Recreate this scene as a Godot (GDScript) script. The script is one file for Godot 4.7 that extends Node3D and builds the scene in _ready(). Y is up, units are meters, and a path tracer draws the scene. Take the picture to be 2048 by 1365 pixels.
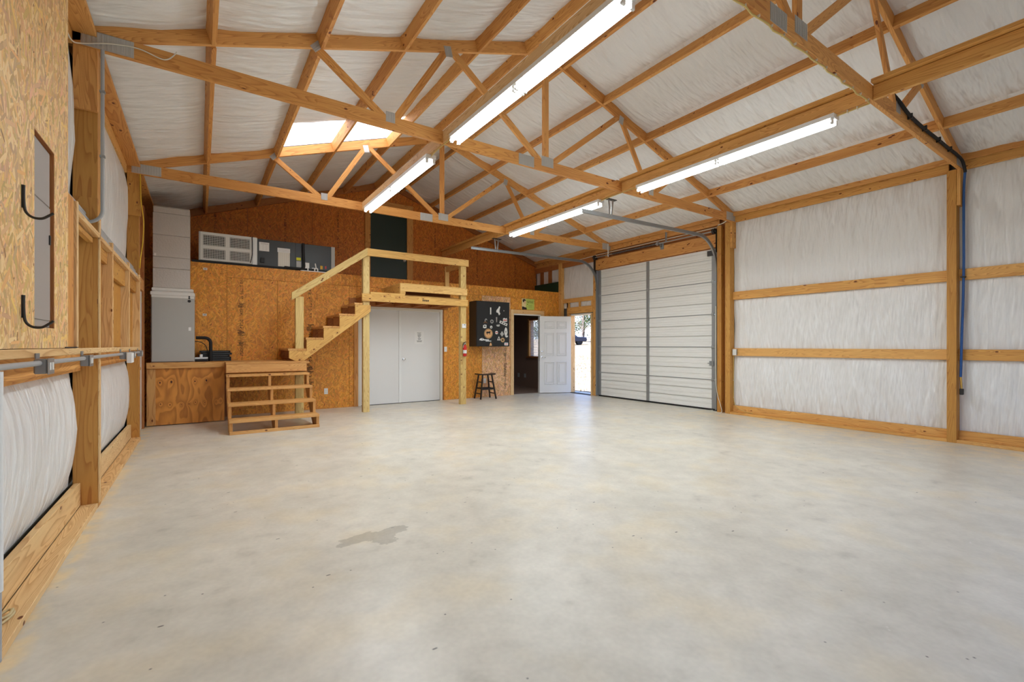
extends Node3D
# A timber pole-barn workshop. x runs from the left posts (0) to the right posts, y is up, z = 0 is the lower back wall and the camera looks towards -z.

const W := 8.785
const XC := 4.42
const ZT1 := 8.04
const ZT2 := 4.957
const ZT3 := 1.83
const ZU := -1.15
const ZF := 11.9
const HB := 3.5575
var M := {}
var ORG := Vector3.ZERO
var rng := RandomNumberGenerator.new()
var used := {}

func _ready():
	rng.seed = 7
	# ---- camera
	var cam := Camera3D.new()
	cam.name = "camera"
	cam.projection = Camera3D.PROJECTION_FRUSTUM
	cam.near = 0.05
	cam.far = 300.0
	cam.size = 0.05 * 1365.0 / 919.1
	cam.frustum_offset = Vector2(0, 0.05 * 8.94 / 919.1)
	cam.position = Vector3(0.66, 1.2693, 9.7363)
	cam.rotation = Vector3(0, -deg_to_rad(34.165), 0)
	add_child(cam)
	cam.make_current()
	# ---- sky, exposure
	var env := Environment.new()
	env.background_mode = Environment.BG_SKY
	var psm := ProceduralSkyMaterial.new()
	psm.sky_top_color = Color(0.42, 0.58, 0.86)
	psm.sky_horizon_color = Color(0.86, 0.90, 0.96)
	psm.ground_horizon_color = Color(0.80, 0.78, 0.72)
	psm.ground_bottom_color = Color(0.55, 0.52, 0.46)
	psm.energy_multiplier = 2.6
	psm.sun_angle_max = 1.0
	var sky := Sky.new()
	sky.sky_material = psm
	env.sky = sky
	env.tonemap_mode = Environment.TONE_MAPPER_LINEAR
	env.tonemap_exposure = 1.25
	env.sdfgi_enabled = true
	env.ssao_enabled = true
	env.ssil_enabled = true
	var we := WorldEnvironment.new()
	we.environment = env
	add_child(we)
	var sun := DirectionalLight3D.new()
	sun.name = "sun"
	sun.light_energy = 6.0
	sun.light_color = Color(1.0, 0.98, 0.95)
	sun.light_angular_distance = 0.6
	sun.shadow_enabled = true
	sun.look_at_from_position(Vector3.ZERO, Vector3(0.12, -1.0, 0.45))
	add_child(sun)

	materials()
	structure()
	trusses()
	lamps()
	back_area()
	left_area()
	right_area()
	outdoors()

# ------------------------------------------------------------------ helpers
func numbered(called: String) -> String:
	if not used.has(called):
		used[called] = 0
		return called
	used[called] += 1
	return "%s_%03d" % [called, used[called]]

func thing(called: String, label: String, category: String, at := Vector3.ZERO, group := "") -> Node3D:
	var o := Node3D.new()
	o.name = numbered(called)
	add_child(o)
	o.position = at
	ORG = at
	o.set_meta("label", label)
	o.set_meta("category", category)
	if group != "":
		o.set_meta("group", group)
	return o

func setting(called: String) -> Node3D:
	var o := Node3D.new()
	o.name = called
	add_child(o)
	o.set_meta("kind", "structure")
	ORG = Vector3.ZERO
	return o

func mb() -> SurfaceTool:
	var st := SurfaceTool.new()
	st.begin(Mesh.PRIMITIVE_TRIANGLES)
	return st

func obj(called: String, parent: Node, st: SurfaceTool, mat: Material, label := "") -> MeshInstance3D:
	var o := MeshInstance3D.new()
	o.name = called
	st.generate_tangents()
	o.mesh = st.commit()
	o.material_override = mat
	o.cast_shadow = GeometryInstance3D.SHADOW_CASTING_SETTING_ON
	parent.add_child(o, true)
	if label != "":
		o.set_meta("label", label)
	return o

func vtx(st: SurfaceTool, p: Vector3, n: Vector3, uv: Vector2):
	st.set_normal(n)
	st.set_uv(uv)
	st.add_vertex(p - ORG)

var US := Vector2(3.33, 0.417)
func gtri(st: SurfaceTool, a: Vector3, b: Vector3, c: Vector3, n: Vector3, g: Vector3, off: Vector2):
	if (b - a).cross(c - a).dot(n) > 0.0:
		var t := b
		b = c
		c = t
	var u: Vector3
	var v: Vector3
	var s := US
	if absf(n.dot(g)) > 0.85:
		u = Vector3.UP if absf(n.y) < 0.8 else Vector3.RIGHT
		u = (u - n * u.dot(n)).normalized()
		v = n.cross(u)
		s = Vector2(US.x, US.x)
	else:
		u = n.cross(g).normalized()
		v = g
	for p: Vector3 in [a, b, c]:
		vtx(st, p, n, Vector2(p.dot(u) * s.x, p.dot(v) * s.y) + off)

func gquad(st, a: Vector3, b: Vector3, c: Vector3, d: Vector3, n: Vector3, g: Vector3, off: Vector2):
	gtri(st, a, b, c, n, g, off)
	gtri(st, a, c, d, n, g, off)

# a polygon in the local xy plane of fr, pushed along local z, its face edges chamfered
func prism(st: SurfaceTool, poly: PackedVector2Array, fr: Transform3D, depth: float, g: Vector3, bev := 0.003, off := Vector2(-1, -1)):
	if off.x < 0.0:
		off = Vector2(rng.randf(), rng.randf())
	var p := poly.duplicate()
	if Geometry2D.is_polygon_clockwise(p):
		p.reverse()
	var n := p.size()
	var ins := PackedVector2Array()
	for i in n:
		var d0 := (p[i] - p[(i + n - 1) % n]).normalized()
		var d1 := (p[(i + 1) % n] - p[i]).normalized()
		var n0 := Vector2(d0.y, -d0.x)
		var n1 := Vector2(d1.y, -d1.x)
		var m := (n0 + n1)
		m = m / maxf(0.3, 1.0 + n0.dot(n1))
		ins.append(p[i] - m * bev)
	var tri := Geometry2D.triangulate_polygon(p)
	var bz := fr.basis.z.normalized()
	for cap in 2:
		var z := 0.0 if cap == 0 else depth
		var nn := -bz if cap == 0 else bz
		for k in range(0, tri.size(), 3):
			gtri(st, fr * Vector3(ins[tri[k]].x, ins[tri[k]].y, z), fr * Vector3(ins[tri[k + 1]].x, ins[tri[k + 1]].y, z), fr * Vector3(ins[tri[k + 2]].x, ins[tri[k + 2]].y, z), nn, g, off)
	for i in n:
		var j := (i + 1) % n
		var d := (p[j] - p[i]).normalized()
		var nn := (fr.basis * Vector3(d.y, -d.x, 0)).normalized()
		gquad(st, fr * Vector3(p[i].x, p[i].y, bev), fr * Vector3(p[j].x, p[j].y, bev), fr * Vector3(p[j].x, p[j].y, depth - bev), fr * Vector3(p[i].x, p[i].y, depth - bev), nn, g, off)
		if bev > 0.0:
			gquad(st, fr * Vector3(p[i].x, p[i].y, bev), fr * Vector3(p[j].x, p[j].y, bev), fr * Vector3(ins[j].x, ins[j].y, 0), fr * Vector3(ins[i].x, ins[i].y, 0), (nn - bz).normalized(), g, off)
			gquad(st, fr * Vector3(p[i].x, p[i].y, depth - bev), fr * Vector3(p[j].x, p[j].y, depth - bev), fr * Vector3(ins[j].x, ins[j].y, depth), fr * Vector3(ins[i].x, ins[i].y, depth), (nn + bz).normalized(), g, off)

const RECT := [0, 1, 2]
func box(st: SurfaceTool, a: Vector3, b: Vector3, bev := 0.003, grain := -1, off := Vector2(-1, -1)):
	var lo := Vector3(minf(a.x, b.x), minf(a.y, b.y), minf(a.z, b.z))
	var hi := Vector3(maxf(a.x, b.x), maxf(a.y, b.y), maxf(a.z, b.z))
	var s := hi - lo
	var thin := s.min_axis_index()
	var gi := s.max_axis_index() if grain < 0 else grain
	if gi == thin:
		thin = (thin + 1) % 3
		if s[(thin + 1) % 3] < s[thin] and (thin + 1) % 3 != gi:
			thin = (thin + 1) % 3
	var g := Vector3.ZERO
	g[gi] = 1.0
	var ax := [Vector3.RIGHT, Vector3.UP, Vector3.BACK]
	var ex: Vector3 = ax[(thin + 1) % 3]
	var ey: Vector3 = ax[(thin + 2) % 3]
	var ez: Vector3 = ax[thin]
	var w := s[(thin + 1) % 3]
	var h := s[(thin + 2) % 3]
	bev = minf(bev, minf(s[thin], minf(w, h)) * 0.3)
	prism(st, PackedVector2Array([Vector2(0, 0), Vector2(w, 0), Vector2(w, h), Vector2(0, h)]), Transform3D(Basis(ex, ey, ez), lo), s[thin], g, bev, off)

func B(called: String, parent: Node, a: Vector3, b: Vector3, mat: Material, bev := 0.003, grain := -1, label := "") -> MeshInstance3D:
	var st := mb()
	box(st, a, b, bev, grain)
	return obj(called, parent, st, mat, label)

# a polygon given in (x, y), from z0 to z1
func Pz(called: String, parent: Node, pts: Array, z0: float, z1: float, g: Vector3, mat: Material, bev := 0.003) -> MeshInstance3D:
	var st := mb()
	prism(st, PackedVector2Array(pts), Transform3D(Basis.IDENTITY, Vector3(0, 0, z0)), z1 - z0, g.normalized(), bev)
	return obj(called, parent, st, mat)

# a polygon given in (z, y), from x0 to x1
func Px(called: String, parent: Node, pts: Array, x0: float, x1: float, g: Vector3, mat: Material, bev := 0.003) -> MeshInstance3D:
	var st := mb()
	var q := PackedVector2Array()
	for p: Vector2 in pts:
		q.append(Vector2(p.y, p.x))
	prism(st, q, Transform3D(Basis(Vector3.UP, Vector3.BACK, Vector3.RIGHT), Vector3(x0, 0, 0)), x1 - x0, g.normalized(), bev)
	return obj(called, parent, st, mat)

# a board from a to b: width w measured along up, thickness t across
func bar(st: SurfaceTool, a: Vector3, b: Vector3, w: float, t: float, up: Vector3, bev := 0.003):
	var d := (b - a).normalized()
	var n := d.cross(up).normalized()
	var u := n.cross(d).normalized()
	var l := a.distance_to(b)
	prism(st, PackedVector2Array([Vector2(0, -w / 2), Vector2(l, -w / 2), Vector2(l, w / 2), Vector2(0, w / 2)]), Transform3D(Basis(d, u, n), a - n * t / 2), t, d, minf(bev, t * 0.3))

func tube(st: SurfaceTool, pts: Array, r: float, sides := 10, caps := true):
	var n := pts.size()
	var rings := []
	var up := Vector3.UP
	var d0: Vector3 = (pts[1] - pts[0]).normalized()
	if absf(d0.y) > 0.9:
		up = Vector3.RIGHT
	var side := d0.cross(up).normalized()
	var l := 0.0
	var ls := []
	for i in n:
		var d: Vector3
		if i == 0:
			d = d0
		elif i == n - 1:
			d = (pts[i] - pts[i - 1]).normalized()
		else:
			d = ((pts[i] - pts[i - 1]).normalized() + (pts[i + 1] - pts[i]).normalized()).normalized()
		if i > 0:
			l += pts[i].distance_to(pts[i - 1])
		ls.append(l)
		side = (side - d * side.dot(d)).normalized()
		var o := d.cross(side)
		var ring := []
		for k in sides + 1:
			var a := TAU * k / sides
			ring.append(side * cos(a) + o * sin(a))
		rings.append(ring)
	for i in n - 1:
		for k in sides:
			var n00: Vector3 = rings[i][k]
			var n01: Vector3 = rings[i][k + 1]
			var n10: Vector3 = rings[i + 1][k]
			var n11: Vector3 = rings[i + 1][k + 1]
			stri(st, pts[i] + n00 * r, pts[i] + n01 * r, pts[i + 1] + n11 * r, n00, n01, n11, Vector2(float(k) / sides, ls[i]), Vector2(float(k + 1) / sides, ls[i]), Vector2(float(k + 1) / sides, ls[i + 1]))
			stri(st, pts[i] + n00 * r, pts[i + 1] + n11 * r, pts[i + 1] + n10 * r, n00, n11, n10, Vector2(float(k) / sides, ls[i]), Vector2(float(k + 1) / sides, ls[i + 1]), Vector2(float(k) / sides, ls[i + 1]))
	if caps:
		for e in 2:
			var i := 0 if e == 0 else n - 1
			var d: Vector3 = (pts[0] - pts[1]).normalized() if e == 0 else (pts[n - 1] - pts[n - 2]).normalized()
			for k in sides:
				stri(st, pts[i], pts[i] + rings[i][k] * r, pts[i] + rings[i][k + 1] * r, d, d, d, Vector2.ZERO, Vector2(0, 1), Vector2(1, 0))

func stri(st, a: Vector3, b: Vector3, c: Vector3, na: Vector3, nb: Vector3, nc: Vector3, ua := Vector2.ZERO, ub := Vector2.ZERO, uc := Vector2.ZERO):
	if (b - a).cross(c - a).dot(na + nb + nc) > 0.0:
		vtx(st, a, na, ua)
		vtx(st, c, nc, uc)
		vtx(st, b, nb, ub)
	else:
		vtx(st, a, na, ua)
		vtx(st, b, nb, ub)
		vtx(st, c, nc, uc)

func T(called: String, parent: Node, pts: Array, r: float, mat: Material, sides := 10, label := "") -> MeshInstance3D:
	var st := mb()
	tube(st, pts, r, sides)
	return obj(called, parent, st, mat, label)

# a turned shape: profile of (radius, height) about an axis
func lathe(st: SurfaceTool, prof: Array, at: Vector3, axis: Vector3, sides := 16):
	var u := axis.cross(Vector3.RIGHT if absf(axis.x) < 0.8 else Vector3.UP).normalized()
	var v := axis.cross(u)
	for i in prof.size() - 1:
		var p0: Vector2 = prof[i]
		var p1: Vector2 = prof[i + 1]
		var e := (p1 - p0).normalized()
		for k in sides:
			var r0 := u * cos(TAU * k / sides) + v * sin(TAU * k / sides)
			var r1 := u * cos(TAU * (k + 1) / sides) + v * sin(TAU * (k + 1) / sides)
			var n0 := (r0 * e.y - axis * e.x).normalized()
			var n1 := (r1 * e.y - axis * e.x).normalized()
			var a := at + r0 * p0.x + axis * p0.y
			var b := at + r1 * p0.x + axis * p0.y
			var c := at + r1 * p1.x + axis * p1.y
			var d := at + r0 * p1.x + axis * p1.y
			if p0.x > 1e-5:
				stri(st, a, b, c, n0, n1, n1)
			if p1.x > 1e-5:
				stri(st, a, c, d, n0, n1, n0)

func arc(c: Vector3, u: Vector3, v: Vector3, r: float, a0: float, a1: float, n: int) -> Array:
	var out := []
	for i in n + 1:
		var a := lerpf(a0, a1, float(i) / n)
		out.append(c + (u * cos(a) + v * sin(a)) * r)
	return out

func curve(pts: Array, n := 8) -> Array:
	var c := Curve3D.new()
	for i in pts.size():
		var t := Vector3.ZERO
		if i > 0 and i < pts.size() - 1:
			t = (pts[i + 1] - pts[i - 1]) / 6.0
		c.add_point(pts[i], -t, t)
	var out := []
	for i in (pts.size() - 1) * n + 1:
		out.append(c.samplef(float(i) / n))
	return out

# a flat rectangle with 0..1 texture coordinates: origin o (lower left seen from n), edges u and v
func quad(st: SurfaceTool, o: Vector3, u: Vector3, v: Vector3, n: Vector3):
	stri(st, o, o + u, o + u + v, n, n, n, Vector2(0, 1), Vector2(1, 1), Vector2(1, 0))
	stri(st, o, o + u + v, o + v, n, n, n, Vector2(0, 1), Vector2(1, 0), Vector2(0, 0))

func tp(x: float) -> float:
	return 5.254 - 0.338 * absf(x - XC)

# ------------------------------------------------------------------ textures and materials
func noise(seed_: int, freq: float, oct := 3) -> FastNoiseLite:
	var n := FastNoiseLite.new()
	n.seed = seed_
	n.noise_type = FastNoiseLite.TYPE_SIMPLEX_SMOOTH
	n.frequency = freq
	n.fractal_octaves = oct
	return n

func tex(w: int, h: int, data: PackedByteArray, alpha := false) -> ImageTexture:
	var im := Image.create_from_data(w, h, false, Image.FORMAT_RGBA8 if alpha else Image.FORMAT_RGB8, data)
	im.generate_mipmaps()
	return ImageTexture.create_from_image(im)

func wood_tex(seed_: int, knots: int, ring := 9.0, knot_r := 0.012) -> ImageTexture:
	var w := 320
	var h := 1024
	var r := RandomNumberGenerator.new()
	r.seed = seed_
	var na := noise(seed_, 1.0, 2)
	var nb := noise(seed_ + 1, 1.0, 2)
	var d := PackedByteArray()
	d.resize(w * h * 3)
	var ks := []
	for k in knots:
		ks.append([r.randf_range(0.02, 0.28), r.randf_range(0.05, 2.35), r.randf_range(0.6, 1.3) * knot_r])
	for y in h:
		var ym := 2.4 * y / h
		var near := []
		for k in ks:
			if absf(k[1] - ym) < 0.25:
				near.append(k)
		for x in w:
			var xm := 0.3 * x / w
			var t := xm * 22.0 + na.get_noise_2d(xm * 6.0, ym * 0.55) * ring * 0.55
			var dark := 0.0
			for k in near:
				var dx: float = xm - k[0]
				var dy: float = (ym - k[1]) * 0.55
				var q: float = sqrt(dx * dx + dy * dy)
				t += 2.2 * exp(-q / (k[2] * 2.2))
				if q < k[2] * 1.5:
					dark = maxf(dark, clampf((k[2] * 1.25 - q) / (k[2] * 0.5), 0.0, 1.0))
			var f := fposmod(t, 1.0)
			var late := pow(f, 3.0) * (1.0 - smoothstep(0.92, 1.0, f))
			var v := 0.95 - 0.42 * late + nb.get_noise_2d(xm * 420.0, ym * 9.0) * 0.10 + nb.get_noise_2d(xm * 14.0, ym * 1.2) * 0.10
			v = clampf(v * (1.0 - 0.72 * dark), 0.05, 1.0)
			var i := (y * w + x) * 3
			d[i] = int(255.0 * clampf(lerpf(0.64, 1.0, v), 0, 1) * (1.0 - 0.35 * dark))
			d[i + 1] = int(255.0 * clampf(lerpf(0.42, 0.98, v), 0, 1) * (1.0 - 0.45 * dark))
			d[i + 2] = int(255.0 * clampf(lerpf(0.24, 0.93, v), 0, 1) * (1.0 - 0.5 * dark))
	return tex(w, h, d)

func ply_tex() -> ImageTexture:
	var s := 640
	var na := noise(201, 1.0, 3)
	var nb := noise(202, 1.0, 2)
	var ks := [[0.137, 0.683, 0.016], [0.283, 0.690, 0.022], [0.591, 0.686, 0.016], [0.747, 0.694, 0.022], [0.063, 0.318, 0.010], [0.144, 0.344, 0.010], [0.264, 0.325, 0.010], [0.412, 0.316, 0.009], [0.511, 0.322, 0.010], [0.598, 0.344, 0.010], [0.726, 0.330, 0.009], [0.879, 0.335, 0.007], [0.95, 0.34, 0.008]]
	var d := PackedByteArray()
	d.resize(s * s * 3)
	for row in s:
		var y := float(row) / s
		for colm in s:
			var x := 1.0 - float(colm) / s
			var t := na.get_noise_2d(x * 2.6, y * 0.8) * 2.0 + x * 2.2
			var dark := 0.0
			for k in ks:
				var dx: float = x - k[0]
				var dy: float = y - k[1]
				var q := sqrt(dx * dx * 1.6 + dy * dy * (0.5 if dy < 0.0 else 0.9))
				if q < 0.22:
					t += 2.4 * exp(-q / (k[2] * 2.6))
				if q < k[2] * 1.4:
					dark = maxf(dark, clampf((k[2] * 0.85 - q) / (k[2] * 0.4), 0.0, 1.0))
			var f := fposmod(t, 1.0)
			var band := smoothstep(0.1, 0.85, f) * (1.0 - smoothstep(0.88, 1.0, f))
			var v := 0.96 - 0.24 * band + nb.get_noise_2d(x * 160.0, y * 6.0) * 0.06 + nb.get_noise_2d(x * 5.0, y * 3.0) * 0.10
			v = clampf(v * (1.0 - 0.78 * dark), 0.05, 1.0)
			var i := (row * s + colm) * 3
			d[i] = int(255 * clampf(lerpf(0.42, 1.0, v), 0, 1) * (1.0 - 0.45 * dark))
			d[i + 1] = int(255 * clampf(lerpf(0.24, 0.96, v), 0, 1) * (1.0 - 0.55 * dark))
			d[i + 2] = int(255 * clampf(lerpf(0.10, 0.86, v), 0, 1) * (1.0 - 0.6 * dark))
	return tex(s, s, d)

func osb_tex(seed_: int) -> ImageTexture:
	var s := 1024
	var r := RandomNumberGenerator.new()
	r.seed = seed_
	var d := PackedByteArray()
	d.resize(s * s * 3)
	for i in s * s:
		d[i * 3] = 224
		d[i * 3 + 1] = 192
		d[i * 3 + 2] = 146
	for k in 3000:
		var dk := r.randf()
		var v := r.randf_range(0.80, 1.0)
		var col := [v, v * r.randf_range(0.83, 0.92), v * r.randf_range(0.60, 0.78)]
		var l := r.randf_range(22, 62)
		var wd := r.randf_range(4.0, 13.0)
		if dk < 0.035:
			col = [0.56, 0.40, 0.26]
			l *= 0.45
			wd *= 0.5
		elif dk < 0.22:
			col = [1.0, 0.93, 0.80]
		var a := r.randfn(PI / 2, 0.75)
		var cx := r.randf() * s
		var cy := r.randf() * s
		var ca := cos(a)
		var sa := sin(a)
		var e := int(absf(ca) * l + absf(sa) * wd) + 1
		var f := int(absf(sa) * l + absf(ca) * wd) + 1
		for yy in range(-f, f + 1):
			for xx in range(-e, e + 1):
				var p := xx * ca + yy * sa
				var q := -xx * sa + yy * ca
				if absf(p) < l and absf(q) < wd * (1.0 - 0.35 * absf(p) / l):
					var ed := 1.0 - 0.10 * smoothstep(0.7, 1.0, absf(q) / wd) + 0.03 * sin(q * 2.4 + cx)
					var i := ((int(cy + yy + s) % s) * s + (int(cx + xx + s) % s)) * 3
					d[i] = int(minf(255.0, 255.0 * col[0] * ed))
					d[i + 1] = int(minf(255.0, 255.0 * col[1] * ed))
					d[i + 2] = int(minf(255.0, 255.0 * col[2] * ed))
	return tex(s, s, d)

func stamp_tex(seed_: int, bars: bool) -> ImageTexture:
	var w := 64
	var h := 1024
	var r := RandomNumberGenerator.new()
	r.seed = seed_
	var d := PackedByteArray()
	d.resize(w * h * 4)
	for i in w * h:
		d[i * 4] = 34
		d[i * 4 + 1] = 24
		d[i * 4 + 2] = 20
		d[i * 4 + 3] = 0
	var n := noise(seed_, 0.12, 3)
	var y := 6
	while y < h - 40:
		var kind := r.randf()
		if bars and kind < 0.55:
			for k in r.randi_range(5, 12):
				var l := r.randi_range(22, 50)
				var x0 := r.randi_range(6, 20)
				for t in r.randi_range(3, 6):
					for x in range(x0, mini(w - 2, x0 + l)):
						if y < h and n.get_noise_2d(x, y) > -0.42:
							d[(y * w + x) * 4 + 3] = 255
					y += 1
				y += r.randi_range(2, 5)
		else:
			# a row of printed characters turned on its side
			for ch in r.randi_range(2, 6):
				var cw := r.randi_range(14, 20)
				var cells := []
				for c in 15:
					cells.append(r.randf() < 0.55)
				for yy in cw:
					for x in range(22, 44):
						var c := int(5.0 * (x - 22) / 22.0) * 3 + int(3.0 * yy / cw)
						if y + yy < h and cells[c] and n.get_noise_2d(x * 1.3, y + yy) > -0.2:
							d[((y + yy) * w + x) * 4 + 3] = 255
				y += cw + 5
			y += r.randi_range(10, 60)
	return tex(w, h, d, true)

func floor_tex() -> ImageTexture:
	var w := 1400
	var h := 1800
	var x0 := -0.3
	var z0 := -0.3
	var sx := 9.6 / w
	var sz := 12.34 / h
	var a := noise(3, 0.006, 4).get_image(w, h, false, false, false).get_data()
	var b := noise(4, 0.03, 4).get_image(w, h, false, false, false).get_data()
	var c := noise(5, 0.18, 3).get_image(w, h, false, false, false).get_data()
	var e := noise(8, 0.011, 3).get_image(w, h, false, false, false).get_data()
	var d := PackedByteArray()
	d.resize(w * h * 3)
	var poly := PackedVector2Array([Vector2(1.36, 6.71), Vector2(1.41, 6.63), Vector2(1.50, 6.60), Vector2(1.60, 6.585), Vector2(1.66, 6.63), Vector2(1.74, 6.60), Vector2(1.83, 6.60), Vector2(1.86, 6.66), Vector2(1.83, 6.72), Vector2(1.74, 6.76), Vector2(1.72, 6.84), Vector2(1.65, 6.87), Vector2(1.60, 6.82), Vector2(1.56, 6.73), Vector2(1.46, 6.73), Vector2(1.38, 6.75)])
	for y in h:
		for x in w:
			var i := y * w + x
			var va := a[i] / 255.0 - 0.5
			var vb := b[i] / 255.0 - 0.5
			var vc := c[i] / 255.0 - 0.5
			var ve := e[i] / 255.0 - 0.5
			var v := 0.835 + 0.10 * va + 0.085 * vb + 0.045 * vc
			# grey trowel smudges and tan patches
			v -= 0.16 * clampf(vb * ve * 5.0 - 0.12, 0.0, 1.0)
			var warm := 0.05 + 0.06 * clampf(ve * 1.6 + va * 0.8, 0.0, 1.0)
			var X := x0 + x * sx
			var Z := z0 + y * sz
			if X > 7.3 and Z > 4.4:
				warm += 0.09 * clampf((X - 7.3) * 0.9, 0, 1) * clampf(vb * 2.0 + 0.35, 0, 1)
			if X < 0.09:
				warm += 0.10 * clampf((0.09 - X) * 20.0, 0, 1) * clampf(vb * 3.0 + 0.5, 0, 1)
			if X > 1.2 and X < 2.0 and Z > 6.4 and Z < 7.0:
				if Geometry2D.is_point_in_polygon(Vector2(X + vc * 0.05 + vb * 0.05, Z + vb * 0.06), poly):
					v -= 0.115
			d[i * 3] = int(255 * clampf(v + warm * 0.45, 0, 1))
			d[i * 3 + 1] = int(255 * clampf(v - warm * 0.05, 0, 1))
			d[i * 3 + 2] = int(255 * clampf(v - warm * 0.95 - 0.012, 0, 1))
	# specks and chips
	var r := RandomNumberGenerator.new()
	r.seed = 5
	for k in 700:
		var px := r.randi_range(2, w - 4)
		var py := r.randi_range(2, h - 4)
		var g := r.randi_range(60, 130) if r.randf() < 0.75 else 235
		for q in (1 if r.randf() < 0.8 else 3):
			var i := (py * w + px + q) * 3
			d[i] = g
			d[i + 1] = g - 6
			d[i + 2] = g - 14
	return tex(w, h, d)

func normal_tex(seed_: int, size: int, freq: float, oct: int, strength: float) -> ImageTexture:
	var im := noise(seed_, freq, oct).get_seamless_image(size, size)
	im.convert(Image.FORMAT_RGBA8)
	im.bump_map_to_normal_map(strength)
	im.generate_mipmaps()
	return ImageTexture.create_from_image(im)

func sm(c: Color, rough := 0.6, metal := 0.0) -> StandardMaterial3D:
	var m := StandardMaterial3D.new()
	m.albedo_color = c
	m.roughness = rough
	m.metallic = metal
	return m

func c8(r: int, g: int, b: int) -> Color:
	return Color(r / 255.0, g / 255.0, b / 255.0)

var wood_i := 0
func wood(kind: String) -> StandardMaterial3D:
	wood_i += 1
	return M[kind][(wood_i * 7 + 3) % M[kind].size()]

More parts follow.
